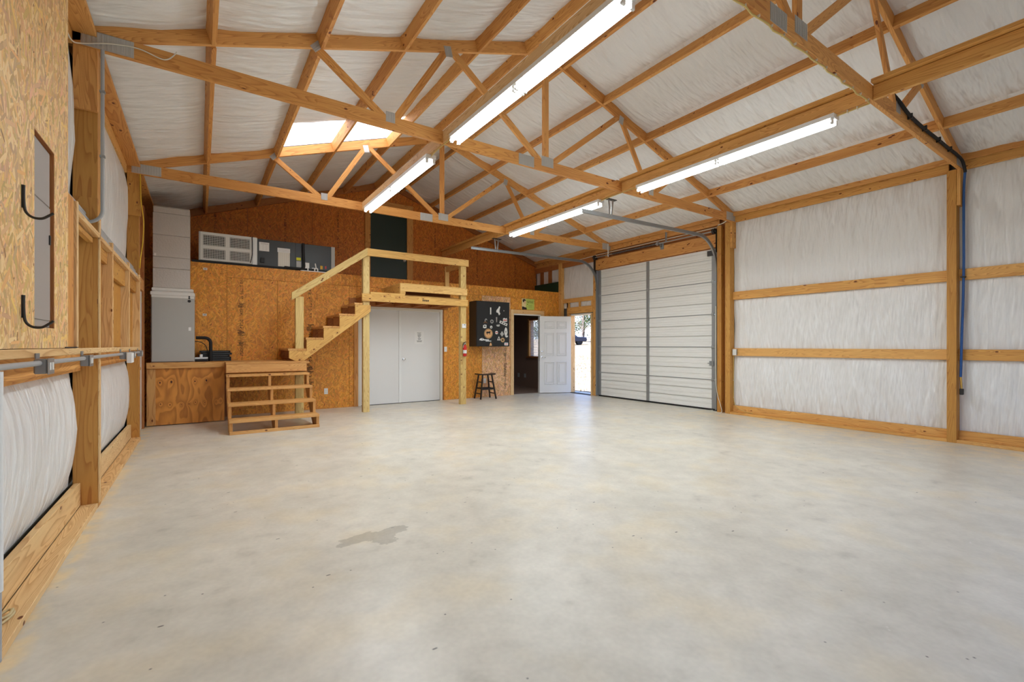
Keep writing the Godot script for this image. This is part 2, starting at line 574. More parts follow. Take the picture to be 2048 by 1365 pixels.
func materials():
	var wt := [wood_tex(11, 5, 9.0, 0.009), wood_tex(23, 7, 9.0, 0.008), wood_tex(37, 2, 16.0, 0.01), wood_tex(52, 5, 6.0, 0.012)]
	var tones := {
		"truss": [c8(230, 172, 100), c8(222, 162, 90), c8(236, 180, 110), c8(226, 166, 96)],
		"purlin": [c8(226, 170, 100), c8(218, 160, 90), c8(232, 178, 108), c8(222, 164, 96)],
		"girt": [c8(234, 184, 110), c8(228, 176, 100), c8(238, 190, 118), c8(232, 180, 104)],
		"post": [c8(206, 154, 76), c8(198, 146, 70), c8(210, 160, 82), c8(202, 150, 76)],
		"fresh": [c8(236, 196, 122), c8(230, 188, 112), c8(240, 202, 132), c8(232, 190, 114)],
		"treated": [c8(228, 204, 140), c8(222, 196, 130), c8(230, 208, 148), c8(224, 200, 136)],
		"pale": [c8(238, 206, 156), c8(234, 198, 146), c8(240, 210, 162), c8(236, 202, 150)],
		"step": [c8(224, 174, 108), c8(216, 164, 98), c8(230, 182, 118), c8(218, 168, 104)],
		"dark": [c8(176, 114, 60), c8(168, 106, 54), c8(182, 120, 66), c8(172, 110, 58)],
	}
	for k: String in tones:
		M[k] = []
		for i in 4:
			var m := sm(tones[k][i], 0.62)
			m.albedo_texture = wt[i]
			M[k].append(m)
	var ot := osb_tex(3)
	for k in [["osb", c8(240, 180, 84)], ["osb_dark", c8(222, 146, 64)], ["osb_pale", c8(252, 232, 200)], ["osb_doorlit", c8(246, 216, 196)]]:  # last tint has the side door's daylight mixed into its pale colour
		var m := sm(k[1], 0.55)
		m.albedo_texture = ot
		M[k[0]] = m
	var fm := sm(Color.WHITE, 0.34)
	fm.albedo_texture = floor_tex()
	fm.metallic_specular = 0.5
	M.concrete = fm
	var ins := sm(c8(236, 235, 233), 0.30)
	ins.normal_enabled = true
	ins.normal_texture = normal_tex(21, 512, 0.02, 3, 5.0)
	ins.normal_scale = 1.3
	M.vinyl = ins
	M.ply = sm(c8(206, 140, 62), 0.6)
	M.ply.albedo_texture = wood_tex(77, 6, 14.0, 0.008)
	M.ply_front = sm(c8(226, 158, 74), 0.55)
	M.ply_front.albedo_texture = ply_tex()
	M.steel = sm(c8(168, 170, 170), 0.42, 0.75)
	M.galv = sm(c8(150, 152, 152), 0.5, 0.45)
	M.plate = sm(c8(196, 194, 190), 0.42, 0.35)
	M.darkmetal = sm(c8(62, 60, 58), 0.45, 0.5)
	M.grey_panel = sm(c8(166, 158, 152), 0.5)
	M.grey_box = sm(c8(178, 176, 170), 0.55)
	M.pipe_grey = sm(c8(172, 172, 172), 0.45)
	M.white = sm(c8(236, 236, 234), 0.45)
	M.offwhite = sm(c8(226, 224, 218), 0.5)
	M.door_white = sm(c8(232, 231, 229), 0.38)
	M.cream = sm(c8(228, 222, 208), 0.5)
	M.black = sm(c8(26, 26, 27), 0.45)
	M.black_rubber = sm(c8(24, 23, 23), 0.7)
	M.black_wood = sm(c8(34, 24, 22), 0.4)
	M.slate = sm(c8(62, 66, 68), 0.45)
	M.green_door = sm(c8(22, 46, 40), 0.4)
	M.brass = sm(c8(196, 160, 88), 0.3, 0.9)
	M.chrome = sm(c8(214, 212, 208), 0.22, 0.95)
	M.red = sm(c8(200, 34, 28), 0.35)
	M.yellow = sm(c8(222, 178, 40), 0.5)
	M.yellow_tag = sm(c8(226, 226, 40), 0.6)
	M.paper = sm(c8(238, 237, 234), 0.8)
	M.tan = sm(c8(196, 150, 92), 0.7)
	M.ink = sm(c8(28, 26, 26), 0.8)
	M.blue_hose = sm(c8(34, 84, 150), 0.45)
	M.garage = sm(c8(236, 235, 230), 0.42)
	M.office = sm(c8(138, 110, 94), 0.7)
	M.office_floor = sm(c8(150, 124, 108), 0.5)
	M.green_sheet = sm(c8(14, 62, 44), 0.5)
	M.rope = sm(c8(206, 186, 140), 0.8)
	M.wire = sm(c8(232, 226, 208), 0.5)
	M.romex = sm(c8(212, 184, 110), 0.5)
	M.stucco = sm(c8(120, 116, 108), 0.8)
	var foil := sm(c8(204, 200, 194), 0.4, 0.25)
	foil.normal_enabled = true
	foil.normal_texture = normal_tex(31, 256, 0.03, 4, 3.0)
	foil.normal_scale = 0.5
	M.foil = foil
	for k in [["stamp_a", 5, true], ["stamp_b", 6, false], ["stamp_c", 9, true]]:
		var m := sm(Color.WHITE, 0.8)
		m.albedo_texture = stamp_tex(k[1], k[2])
		m.transparency = BaseMaterial3D.TRANSPARENCY_ALPHA_SCISSOR
		m.alpha_scissor_threshold = 0.5
		M[k[0]] = m
	M.slate_door = sm(c8(27, 29, 31), 0.5)
	M.tan_dark = sm(c8(110, 74, 46), 0.7)
	M.badge = sm(c8(222, 170, 116), 0.6)
	M.badge_rim = sm(c8(196, 156, 108), 0.6)
	M.badge_line = sm(c8(40, 28, 20), 0.6)
	M.red_pale = sm(c8(206, 110, 104), 0.6)
	M.sign_green = sm(c8(186, 200, 96), 0.5)
	M.sign_cream = sm(c8(226, 206, 156), 0.5)
	M.sign_dark = sm(c8(46, 28, 26), 0.6)
	M.sign_skin = sm(c8(224, 190, 146), 0.6)
	M.sign_ink = sm(c8(96, 116, 56), 0.6)
	M.sign_ink2 = sm(c8(140, 156, 76), 0.6)
	M.dry_grass = sm(c8(126, 112, 92), 0.9)
	M.straw = sm(c8(128, 110, 80), 0.9)
	M.tan_pale = sm(c8(136, 126, 112), 0.9)
	M.bark = sm(c8(82, 68, 56), 0.9)
	M.bark_pale = sm(c8(176, 160, 144), 0.9)
	M.leaf = sm(c8(52, 70, 38), 0.8)
	M.leaf_dark = sm(c8(40, 56, 34), 0.8)
	for k in [M.leaf, M.leaf_dark]:
		k.backlight_enabled = true
		k.backlight = Color(0.3, 0.36, 0.18)
		k.cull_mode = BaseMaterial3D.CULL_DISABLED
	M.straw.cull_mode = BaseMaterial3D.CULL_DISABLED
	M.truck_blue = sm(c8(30, 38, 62), 0.3)
	M.truck_glass = sm(c8(120, 132, 146), 0.1)
	var tube_m := sm(c8(250, 250, 246), 0.4)
	tube_m.emission_enabled = true
	tube_m.emission = Color(0.95, 0.985, 1.0)
	tube_m.emission_energy_multiplier = 14.0
	M.tube = tube_m
	var sk := sm(c8(246, 248, 248), 0.5)
	sk.backlight_enabled = true
	sk.backlight = Color(1, 1, 1)
	M.skylight = sk
	var gl := sm(Color(0.9, 0.95, 0.95, 0.08), 0.02)
	gl.transparency = BaseMaterial3D.TRANSPARENCY_ALPHA
	M.glass = gl

# ------------------------------------------------------------------ sheets of insulation, bulging between the timbers
# corner o, edges u (across the wrinkles) and v (along them), bulging by sag towards n
func sheet(called: String, parent: Node, o: Vector3, u: Vector3, v: Vector3, n: Vector3, sag: float, seed_: int, rip := 0.006):
	var st := mb()
	st.set_smooth_group(0)
	var nu := clampi(int(u.length() * 22), 6, 90)
	var nv := 10
	var ns := noise(seed_, 1.0, 3)
	var P := []
	for j in nv + 1:
		for i in nu + 1:
			var s := float(i) / nu
			var t := float(j) / nv
			var x := s * u.length()
			var y := t * v.length()
			var k := 1.0 - pow(absf(2.0 * t - 1.0), 2.6)
			var e := minf(1.0, minf(s, 1.0 - s) * u.length() * 7.0)
			var w := ns.get_noise_2d(x * 9.0, y * 1.1) * rip * 1.6 + ns.get_noise_2d(x * 1.6 + 40.0, y * 1.3) * 0.02
			P.append(o + u * s + v * t + n * (sag * k * (0.35 + 0.65 * e) + w * k))
	var N := []
	for j in nv + 1:
		for i in nu + 1:
			var a: Vector3 = P[j * (nu + 1) + mini(i + 1, nu)] - P[j * (nu + 1) + maxi(i - 1, 0)]
			var b: Vector3 = P[mini(j + 1, nv) * (nu + 1) + i] - P[maxi(j - 1, 0) * (nu + 1) + i]
			var c := a.cross(b).normalized()
			N.append(c if c.dot(n) > 0 else -c)
	for j in nv:
		for i in nu:
			var q := [j * (nu + 1) + i, j * (nu + 1) + i + 1, (j + 1) * (nu + 1) + i + 1, (j + 1) * (nu + 1) + i]
			var uv := []
			for k in q:
				uv.append(Vector2(float(k % (nu + 1)) / nu * u.length() * 1.1 + seed_ * 0.37, float(int(k / (nu + 1.0))) / nv * v.length() * 0.12 + seed_ * 0.21))
			stri(st, P[q[0]], P[q[1]], P[q[2]], N[q[0]], N[q[1]], N[q[2]], uv[0], uv[1], uv[2])
			stri(st, P[q[0]], P[q[2]], P[q[3]], N[q[0]], N[q[2]], N[q[3]], uv[0], uv[2], uv[3])
	obj(called, parent, st, M.vinyl)

func osb(called: String, parent: Node, pts: Array, z0: float, z1: float, mat: String):
	var keep := US
	US = Vector2(0.82, 0.82)
	Pz(called, parent, pts, z0, z1, Vector3.UP, M[mat], 0.002)
	US = keep

func R2(x0: float, y0: float, x1: float, y1: float) -> Array:
	return [Vector2(x0, y0), Vector2(x1, y0), Vector2(x1, y1), Vector2(x0, y1)]

func stamp(parent: Node, x: float, y0: float, y1: float, z: float, wd: float, mat: String):
	var st := mb()
	quad(st, Vector3(x - wd / 2, y0, z), Vector3(wd, 0, 0), Vector3(0, y1 - y0, 0), Vector3.BACK)
	obj("print_mark", parent, st, M[mat])
# ------------------------------------------------------------------ the shell
const PL := [0.78, 1.665, 2.51, 3.425, 4.145]
const PR := [4.70, 5.455, 6.365, 7.20, 8.02]

func structure():
	# floor slab
	var fl := setting("floor")
	var st := mb()
	var keep: Material = M.concrete
	stri(st, Vector3(-0.3, 0, -0.3), Vector3(9.3, 0, -0.3), Vector3(9.3, 0, 12.04), Vector3.UP, Vector3.UP, Vector3.UP, Vector2(0, 0), Vector2(1, 0), Vector2(1, 1))
	stri(st, Vector3(-0.3, 0, -0.3), Vector3(9.3, 0, 12.04), Vector3(-0.3, 0, 12.04), Vector3.UP, Vector3.UP, Vector3.UP, Vector2(0, 0), Vector2(1, 1), Vector2(0, 1))
	obj("slab_top", fl, st, keep)
	B("slab", fl, Vector3(-0.3, -0.15, -0.3), Vector3(9.3, -0.004, 12.04), M.stucco, 0.0)

	# ---- ceiling: sheets, purlins, eave boards, ridge, skylight, outer roof
	var ce := setting("ceiling")
	var bays := [[ZU, ZT3, 0], [ZT3 + 0.04, ZT2, 1], [ZT2 + 0.04, ZT1, 2], [ZT1 + 0.04, ZF, 3]]
	var xs_l := [-0.2] + PL + [XC]
	var xs_r := [XC] + PR + [9.0]
	var sd := 100
	for b in bays:
		var z0: float = b[0]
		var z1: float = b[1]
		for side in 2:
			var xs: Array = xs_l if side == 0 else xs_r
			for i in xs.size() - 1:
				var xa: float = xs[i]
				var xb: float = xs[i + 1]
				sd += 1
				var a := Vector3(xa, tp(xa) - 0.004, z0)
				var v := Vector3(xb - xa, tp(xb) - tp(xa), 0)
				var n := Vector3(0.32 if side == 0 else -0.32, -0.947, 0)
				if b[2] == 1 and side == 0 and (i == 2 or i == 3):
					# the sheet stops at the skylight, which takes the strip next to the far truss
					sheet("insulation_sheet", ce, a + Vector3(0, 0, 0.93), Vector3(0, 0, z1 - z0 - 0.93), v, n, 0.02, sd)
				else:
					sheet("insulation_sheet", ce, a, Vector3(0, 0, z1 - z0), v, n, 0.045, sd)
		for side in 2:
			for x in (PL if side == 0 else PR):
				var q := mb()
				var s := 0.338 if side == 0 else -0.338
				var al := Vector2(1, s).normalized()
				var up := Vector2(-al.y, al.x)
				var t := 0.038
				var c0 := Vector2(x, tp(x) - 0.156)
				var c1 := c0 - al * t if side == 0 else c0 + al * t
				prism(q, PackedVector2Array([c0, c1, c1 + up * 0.143, c0 + up * 0.143]), Transform3D(Basis.IDENTITY, Vector3(0, 0, z0)), z1 - z0, Vector3.BACK, 0.003)
				obj("purlin", ce, q, wood("purlin"))
		# eaves
		B("eave_board", ce, Vector3(-0.14, 3.65, z0), Vector3(0.0, 3.69, z1), wood("purlin"))
		B("eave_girt", ce, Vector3(-0.178, 3.55, z0), Vector3(-0.14, 3.68, z1), wood("girt"))
		B("eave_purlin", ce, Vector3(8.82, 3.665, z0), Vector3(8.858, 3.79, z1), wood("purlin"))
	# skylight of two corrugated translucent panels
	for i in 2:
		var xa: float = PL[1 + i]
		var xb: float = PL[2 + i]
		var q := mb()
		var n := 56
		var pts := []
		for k in n + 1:
			var s := float(k) / n
			pts.append(Vector3(lerpf(xa, xb, s), tp(lerpf(xa, xb, s)) + 0.012 + 0.006 * sin(0.0), 0))
		var zn := 24
		for k in zn:
			var za := lerpf(ZT3 + 0.0, ZT3 + 0.97, float(k) / zn)
			var zb := lerpf(ZT3 + 0.0, ZT3 + 0.97, float(k + 1) / zn)
			var ha := 0.012 * sin(TAU * k * 0.25)
			var hb := 0.012 * sin(TAU * (k + 1) * 0.25)
			var A := Vector3(xa - 0.04, tp(xa - 0.04) + 0.016 + ha, za)
			var Bv := Vector3(xb, tp(xb) + 0.016 + ha, za)
			var C := Vector3(xb, tp(xb) + 0.016 + hb, zb)
			var D := Vector3(xa - 0.04, tp(xa - 0.04) + 0.016 + hb, zb)
			var nn := (Bv - A).cross(D - A).normalized()
			if nn.y > 0:
				nn = -nn
			stri(q, A, Bv, C, nn, nn, nn)
			stri(q, A, C, D, nn, nn, nn)
		obj("skylight_panel", ce, q, M.skylight, "translucent white corrugated skylight panel")
	# the roof skin above, with a hole for the skylight
	for seg in [[-0.5, PL[1] - 0.04, ZU - 1.6, ZF], [PL[1] - 0.04, PL[3], ZU - 1.6, ZT3 - 0.01], [PL[1] - 0.04, PL[3], ZT3 + 0.96, ZF], [PL[3], XC, ZU - 1.6, ZF]]:
		Pz("roof_skin", ce, [Vector2(seg[0], tp(seg[0]) + 0.02), Vector2(seg[1], tp(seg[1]) + 0.02), Vector2(seg[1], tp(seg[1]) + 0.06), Vector2(seg[0], tp(seg[0]) + 0.06)], seg[2], seg[3], Vector3.BACK, M.stucco, 0.0)
	Pz("roof_skin", ce, [Vector2(XC, tp(XC) + 0.02), Vector2(9.35, tp(9.35) + 0.02), Vector2(9.35, tp(9.35) + 0.06), Vector2(XC, tp(XC) + 0.06)], ZU - 1.6, ZF, Vector3.BACK, M.stucco, 0.0)
	# rafters along the upper back wall
	for s in 2:
		var x0 := -0.15 if s == 0 else 8.93
		Pz("gable_rafter", ce, [Vector2(x0, tp(x0) - 0.02), Vector2(XC, tp(XC) - 0.02), Vector2(XC, tp(XC) - 0.16), Vector2(x0, tp(x0) - 0.16)], ZU + 0.003, ZU + 0.045, Vector3(1, 0.338 if s == 0 else -0.338, 0), wood("dark"))

	wall_right()
	wall_left()
	wall_back()
	# ---- front wall behind the camera, its big door open
	var wf := setting("wall_front")
	B("siding", wf, Vector3(-0.22, 0, ZF), Vector3(2.4, 4.4, ZF + 0.12), M.vinyl, 0.0)
	B("siding", wf, Vector3(6.4, 0, ZF), Vector3(9.05, 4.4, ZF + 0.12), M.vinyl, 0.0)
	Pz("siding", wf, [Vector2(-0.22, 3.0), Vector2(9.05, 3.0), Vector2(9.05, tp(9.05) + 0.02), Vector2(XC, tp(XC) + 0.02), Vector2(-0.22, tp(-0.22) + 0.02)], ZF, ZF + 0.12, Vector3.UP, M.vinyl, 0.0)

func wall_right():
	var wr := setting("wall_right")
	# outer skin around the two openings
	for r in [[ZU - 1.6, -1.42, 0.0, 3.85], [-1.42, -0.78, 0.0, 0.95], [-1.42, -0.78, 2.02, 3.85], [-0.78, 0.36, 0.0, 3.85], [0.36, 1.22, 2.10, 3.85], [1.22, 1.40, 0.0, 3.85], [1.40, 4.66, 3.20, 3.85], [4.66, ZF + 0.12, 0.0, 3.85]]:
		B("siding", wr, Vector3(8.99, r[2], r[0]), Vector3(9.03, r[3], r[1]), M.stucco, 0.0)
	# main bays: post, girts, kick boards, sheets
	for z in [ZT1, ZT2]:
		B("post", wr, Vector3(W, 0, z - 0.095), Vector3(8.93, 3.56, z), wood("post"))
		B("truss_scab", wr, Vector3(W + 0.006, 3.09 if z == ZT1 else 3.08, z), Vector3(8.925, HB, z + 0.038), wood("girt"))
	B("post", wr, Vector3(W + 0.005, 0, 11.0), Vector3(8.93, 3.56, 11.1), wood("post"))
	var sd := 300
	for b in [[ZT2, ZT1 - 0.095], [ZT1, 11.0], [11.1, ZF]]:
		var z0: float = b[0]
		var z1: float = b[1]
		B("girt", wr, Vector3(8.884, 2.122, z0), Vector3(8.93, 2.268, z1), wood("girt"))
		B("girt", wr, Vector3(8.884, 1.077, z0), Vector3(8.93, 1.218, z1), wood("girt"))
		B("eave_girt", wr, Vector3(8.885, 3.56, z0), Vector3(8.923, 3.70, z1), wood("girt"))
		B("kick_board", wr, Vector3(8.884, 0.04, z0), Vector3(8.924, 0.155, z1), wood("girt"))
		B("bottom_plate", wr, Vector3(W + 0.003, 0, z0), Vector3(8.93, 0.04, z1), wood("girt"))
		for y in [[0.15, 1.08], [1.21, 2.13], [2.26, 3.57]]:
			sd += 1
			sheet("insulation_sheet", wr, Vector3(8.935, y[0], z0), Vector3(0, 0, z1 - z0), Vector3(0, y[1] - y[0], 0), Vector3.LEFT, 0.02, sd)
	# behind the garage door head and beside it
	B("eave_girt", wr, Vector3(8.87, 3.575, 1.36), Vector3(8.91, 3.735, 4.70), wood("purlin"))
	B("door_header", wr, Vector3(8.87, 3.165, 1.30), Vector3(8.91, 3.415, 4.68), wood("purlin"))
	B("back_board", wr, Vector3(8.93, 3.15, 1.30), Vector3(8.985, 3.76, 4.9), wood("dark"))
	B("jamb_post", wr, Vector3(8.80, 0, 4.69), Vector3(8.93, 3.54, 4.775), wood("post"))
	B("filler_post", wr, Vector3(8.90, 0, 4.775), Vector3(8.985, 3.54, 4.87), wood("dark"))
	B("jamb_board", wr, Vector3(8.90, 0, 1.255), Vector3(8.985, 3.16, 1.345), wood("girt"))
	B("jamb_board", wr, Vector3(8.955, 0, 4.61), Vector3(8.985, 3.16, 4.70), wood("girt"))
	B("stub_post", wr, Vector3(8.825, 3.42, 1.74), Vector3(8.869, 3.51, 1.83), wood("purlin"))
	# round the side door
	B("header_board", wr, Vector3(8.88, 2.42, 0.10), Vector3(8.93, 2.53, 1.255), wood("girt"))
	B("header_board", wr, Vector3(8.88, 2.12, 0.27), Vector3(8.93, 2.29, 1.255), wood("girt"))
	for z in [0.27, 0.73, 1.20]:
		B("cripple", wr, Vector3(8.885, 2.29, z), Vector3(8.93, 2.42, z + 0.05), wood("girt"))
	B("king_stud", wr, Vector3(8.885, 0, 0.27), Vector3(8.93, 2.42, 0.355), wood("girt"))
	B("corner_post", wr, Vector3(8.82, 0, -0.01), Vector3(8.93, 3.52, 0.10), wood("girt"))
	B("door_jamb", wr, Vector3(8.89, 0, 0.36), Vector3(9.04, 2.10, 0.42), wood("pale"))
	B("door_jamb", wr, Vector3(8.89, 0, 1.175), Vector3(9.04, 2.10, 1.22), wood("pale"))
	B("door_jamb", wr, Vector3(8.89, 2.065, 0.42), Vector3(9.04, 2.105, 1.175), M.offwhite)
	B("threshold", wr, Vector3(8.87, 0, 0.42), Vector3(9.04, 0.018, 1.175), M.darkmetal)
	sheet("insulation_sheet", wr, Vector3(8.935, 2.53, 0.10), Vector3(0, 0, 1.2), Vector3(0, 0.92, 0), Vector3.LEFT, 0.015, 340)
	sheet("insulation_sheet", wr, Vector3(8.94, 2.28, 0.10), Vector3(0, 0, 1.16), Vector3(0, 0.15, 0), Vector3.LEFT, 0.004, 341)
	B("eave_girt", wr, Vector3(8.90, 3.50, ZU), Vector3(8.94, 3.80, 1.36), wood("purlin"))
	B("eave_girt", wr, Vector3(8.86, 3.385, ZU), Vector3(8.90, 3.52, 1.36), wood("dark"))
	# the loft end above the back wall
	sheet("insulation_sheet", wr, Vector3(8.94, 3.03, ZU), Vector3(0, 0, -ZU), Vector3(0, 0.5, 0), Vector3.LEFT, 0.006, 342)
	for z in [-0.86, -0.49]:
		B("loft_stud", wr, Vector3(8.90, 2.72, z - 0.07), Vector3(8.933, 3.40, z + 0.07), wood("dark"))
	B("loft_board", wr, Vector3(8.86, 2.70, ZU), Vector3(8.898, 3.035, -0.012), M.green_sheet)

func wall_left():
	var wl := setting("wall_left")
	B("siding", wl, Vector3(-0.26, 0, ZU - 1.6), Vector3(-0.22, 3.75, ZF + 0.12), M.stucco, 0.0)
	for p in [[ZT2, 0.14, 0.0], [ZT3, 0.14, -0.018], [ZT1, 0.14, 0.0], [11.1, 0.14, 0.0]]:
		B("post", wl, Vector3(-0.145, 0, p[0] - p[1]), Vector3(p[2], 3.56, p[0]), wood("post"))
		B("truss_scab", wl, Vector3(-0.138, 3.08 if p[0] != ZT3 else 3.0, p[0]), Vector3(0.004, HB, p[0] + 0.038), wood("truss" if p[0] != ZT3 else "post"))
	var sd := 400
	for b in [[ZT3, ZT2 - 0.14], [ZT2, ZT1 - 0.14], [ZT1, 10.96]]:
		var z0: float = b[0]
		var z1: float = b[1]
		B("girt", wl, Vector3(-0.16, 1.075, z0), Vector3(-0.10, 1.205, z1), wood("truss"))
		B("kick_board", wl, Vector3(-0.14, 0.04, z0), Vector3(-0.10, 0.215, z1), wood("pale"))
		B("bottom_plate", wl, Vector3(-0.10, 0, z0), Vector3(0.0, 0.04, z1), wood("pale"))
		sheet("insulation_sheet", wl, Vector3(-0.17, 0.20, z0), Vector3(0, 0, z1 - z0), Vector3(0, 0.9, 0), Vector3.RIGHT, 0.065, sd + 1)
		sheet("insulation_sheet", wl, Vector3(-0.17, 1.2, z0), Vector3(0, 0, z1 - z0), Vector3(0, 1.1, 0), Vector3.RIGHT, 0.03, sd + 2)
		sheet("insulation_sheet", wl, Vector3(-0.17, 2.25, z0), Vector3(0, 0, z1 - z0), Vector3(0, 1.35, 0), Vector3.RIGHT, 0.055, sd + 3)
		sd += 3
	# boarding on the near posts, with a cut-out for the breaker panel
	var keep := US
	US = Vector2(0.82, 0.82)
	for r in [[6.0, 6.31, 1.255, 3.60], [6.31, 6.67, 2.30, 3.60], [6.31, 6.67, 1.255, 1.36], [6.67, 7.22, 1.255, 3.60], [7.222, 8.44, 1.255, 3.60]]:
		Px("osb_panel", wl, [Vector2(r[0], r[2]), Vector2(r[1], r[2]), Vector2(r[1], r[3]), Vector2(r[0], r[3])], 0.0, 0.012, Vector3.UP, M.osb_pale, 0.001)
	US = keep
	# lining of the cut-out
	B("recess_board", wl, Vector3(-0.012, 1.36, 6.306), Vector3(0.0105, 2.302, 6.3125), wood("dark"), 0.0)
	B("recess_board", wl, Vector3(-0.012, 2.2965, 6.3125), Vector3(0.0105, 2.302, 6.67), wood("dark"), 0.0)
	# beyond the far post: white door, trim, dark boarding above
	B("door_post", wl, Vector3(-0.16, 0, 0.68), Vector3(-0.05, 3.4, 0.80), wood("dark"))
	B("door_header", wl, Vector3(-0.16, 2.09, 0.80), Vector3(-0.05, 2.26, ZT3 - 0.14), wood("truss"))
	B("wall_board", wl, Vector3(-0.16, 2.26, 0.80), Vector3(-0.09, 3.56, ZT3 - 0.14), wood("dark"))
	B("wall_board", wl, Vector3(-0.16, 0, ZU), Vector3(-0.12, 3.6, 0.68), wood("dark"))
	var d := setting("door_4")
	var lf4 := B("leaf", d, Vector3(-0.12, 0.01, 0.80), Vector3(-0.075, 2.085, ZT3 - 0.142), M.door_white)
	for y in [0.25, 1.25, 1.92]:
		B("hinge", lf4, Vector3(-0.074, y, 0.802), Vector3(-0.068, y + 0.1, 0.83), M.brass, 0.001)
	var st := mb()
	lathe(st, [Vector2(0.0, 0.06), Vector2(0.022, 0.055), Vector2(0.027, 0.04), Vector2(0.012, 0.02), Vector2(0.026, 0.006), Vector2(0.028, 0.0)], Vector3(-0.075, 0.95, ZT3 - 0.22), Vector3.RIGHT)
	obj("knob", lf4, st, M.brass)

func wall_back():
	var wb := setting("wall_back")
	# lower boarding
	var low := [
		["osb", -0.16, 0.0, 1.058, 2.73], ["osb", 1.062, 0.0, 1.876, 2.497], ["osb", 1.880, 0.0, 3.206, 2.497], ["osb", 3.210, 0.0, 3.36, 2.497],
		["osb", 1.062, 2.501, 2.005, 2.73], ["osb", 2.009, 2.501, 3.206, 2.73], ["osb", 3.210, 2.501, 4.42, 2.73], ["osb", 4.424, 2.501, 6.148, 2.73],
		["osb", 3.364, 2.13, 5.352, 2.497], ["osb", 5.356, 0.0, 6.377, 2.497], ["osb", 6.152, 2.501, 7.36, 2.73],
		["osb_doorlit", 6.381, 0.0, 7.22, 2.497], ["osb", 7.364, 2.501, 8.82, 2.73], ["osb", 7.224, 2.14, 8.246, 2.497], ["osb", 8.25, 0.0, 8.82, 2.497]]  # panel under the cabinet: side-door daylight painted into its tint
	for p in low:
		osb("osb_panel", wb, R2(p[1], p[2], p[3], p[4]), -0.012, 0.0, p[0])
	# the studs and floor behind it
	B("backing", wb, Vector3(-0.2, 0, -0.10), Vector3(3.40, 2.71, -0.013), wood("dark"), 0.0)
	B("backing", wb, Vector3(5.30, 0, -0.10), Vector3(7.28, 2.71, -0.013), wood("dark"), 0.0)
	B("backing", wb, Vector3(3.40, 2.12, -0.10), Vector3(5.30, 2.71, -0.013), wood("dark"), 0.0)
	B("backing", wb, Vector3(7.28, 2.12, -0.10), Vector3(8.20, 2.71, -0.013), wood("dark"), 0.0)
	B("backing", wb, Vector3(8.20, 0, -0.10), Vector3(8.985, 2.71, -0.013), wood("dark"), 0.0)
	B("loft_floor", wb, Vector3(-0.2, 2.64, ZU - 1.6), Vector3(8.985, 2.725, -0.101), M.tan, 0.0)
	# upper boarding, its tops following the roof
	var xs := [-0.16, 1.467, 2.716, 3.868, 5.05, 6.185, 7.425, 8.489, 8.92]
	for i in xs.size() - 1:
		var a: float = xs[i] + 0.002
		var b: float = xs[i + 1] - 0.002
		var y0 := 2.725
		if i == 3:
			continue
		osb("osb_panel", wb, [Vector2(a, y0), Vector2(b, y0), Vector2(b, tp(b) - 0.05), Vector2(a, tp(a) - 0.05)], ZU - 0.012, ZU, "osb_dark")
	osb("osb_panel", wb, [Vector2(3.87, 4.70), Vector2(5.048, 4.70), Vector2(5.048, tp(5.048) - 0.05), Vector2(XC, tp(XC) - 0.05), Vector2(3.87, tp(3.87) - 0.05)], ZU - 0.012, ZU, "osb_dark")
	Pz("backing", wb, [Vector2(-0.2, 2.6), Vector2(9.0, 2.6), Vector2(9.0, tp(9.0)), Vector2(XC, tp(XC)), Vector2(-0.2, tp(-0.2))], ZU - 0.11, ZU - 0.03, Vector3.UP, M.stucco, 0.0)
	for s in [[1.285, 1.05, 2.49, "stamp_a"], [2.453, 0.08, 2.42, "stamp_a"]]:
		stamp(wb, s[0], s[1], s[2], 0.0015, 0.16, s[3])
	stamp(wb, 7.06, 0.05, 1.22, 0.0015, 0.13, "stamp_c")
	for s in [[0.905, 3.52, 4.0], [2.166, 3.3, 4.12], [3.259, 3.3, 4.32], [5.656, 3.2, 4.3], [6.9, 3.1, 4.1], [8.153, 2.8, 3.62]]:
		stamp(wb, s[0], s[1], s[2], ZU + 0.0015, 0.13, "stamp_b")
	stamp(wb, 8.23, 2.17, 2.46, 0.0015, 0.07, "stamp_b")

	# ---- double white doors
	var d1 := setting("door_1")
	B("casing", d1, Vector3(3.30, 0, -0.012), Vector3(3.385, 2.10, 0.02), wood("purlin"))
	B("frame", d1, Vector3(3.385, 0, -0.10), Vector3(3.445, 2.038, 0.012), M.cream)
	B("frame", d1, Vector3(5.255, 0, -0.10), Vector3(5.315, 2.038, 0.012), M.cream)
	B("frame", d1, Vector3(3.385, 2.04, -0.10), Vector3(5.315, 2.098, 0.012), M.cream)
	B("frame_head", d1, Vector3(3.37, 2.098, -0.10), Vector3(5.35, 2.128, 0.0), wood("dark"))
	var lf1 := B("leaf", d1, Vector3(3.449, 0.012, -0.05), Vector3(4.302, 2.035, -0.006), M.door_white, 0.002)
	var lf2 := B("leaf", d1, Vector3(4.31, 0.012, -0.05), Vector3(5.25, 2.035, -0.006), M.door_white, 0.002)
	B("astragal", lf1, Vector3(4.268, 0.012, -0.006), Vector3(4.318, 2.035, 0.012), M.white, 0.003)
	B("sweep", d1, Vector3(3.45, 0.0, -0.05), Vector3(5.25, 0.012, -0.012), M.black, 0.001)
	var st := mb()
	lathe(st, [Vector2(0.0, 0.065), Vector2(0.024, 0.06), Vector2(0.028, 0.045), Vector2(0.012, 0.025), Vector2(0.012, 0.012), Vector2(0.032, 0.008), Vector2(0.033, 0.0)], Vector3(4.375, 0.965, -0.006), Vector3.BACK)
	obj("knob", lf2, st, M.chrome)
	# ---- green door to the loft
	var d2 := setting("door_2")
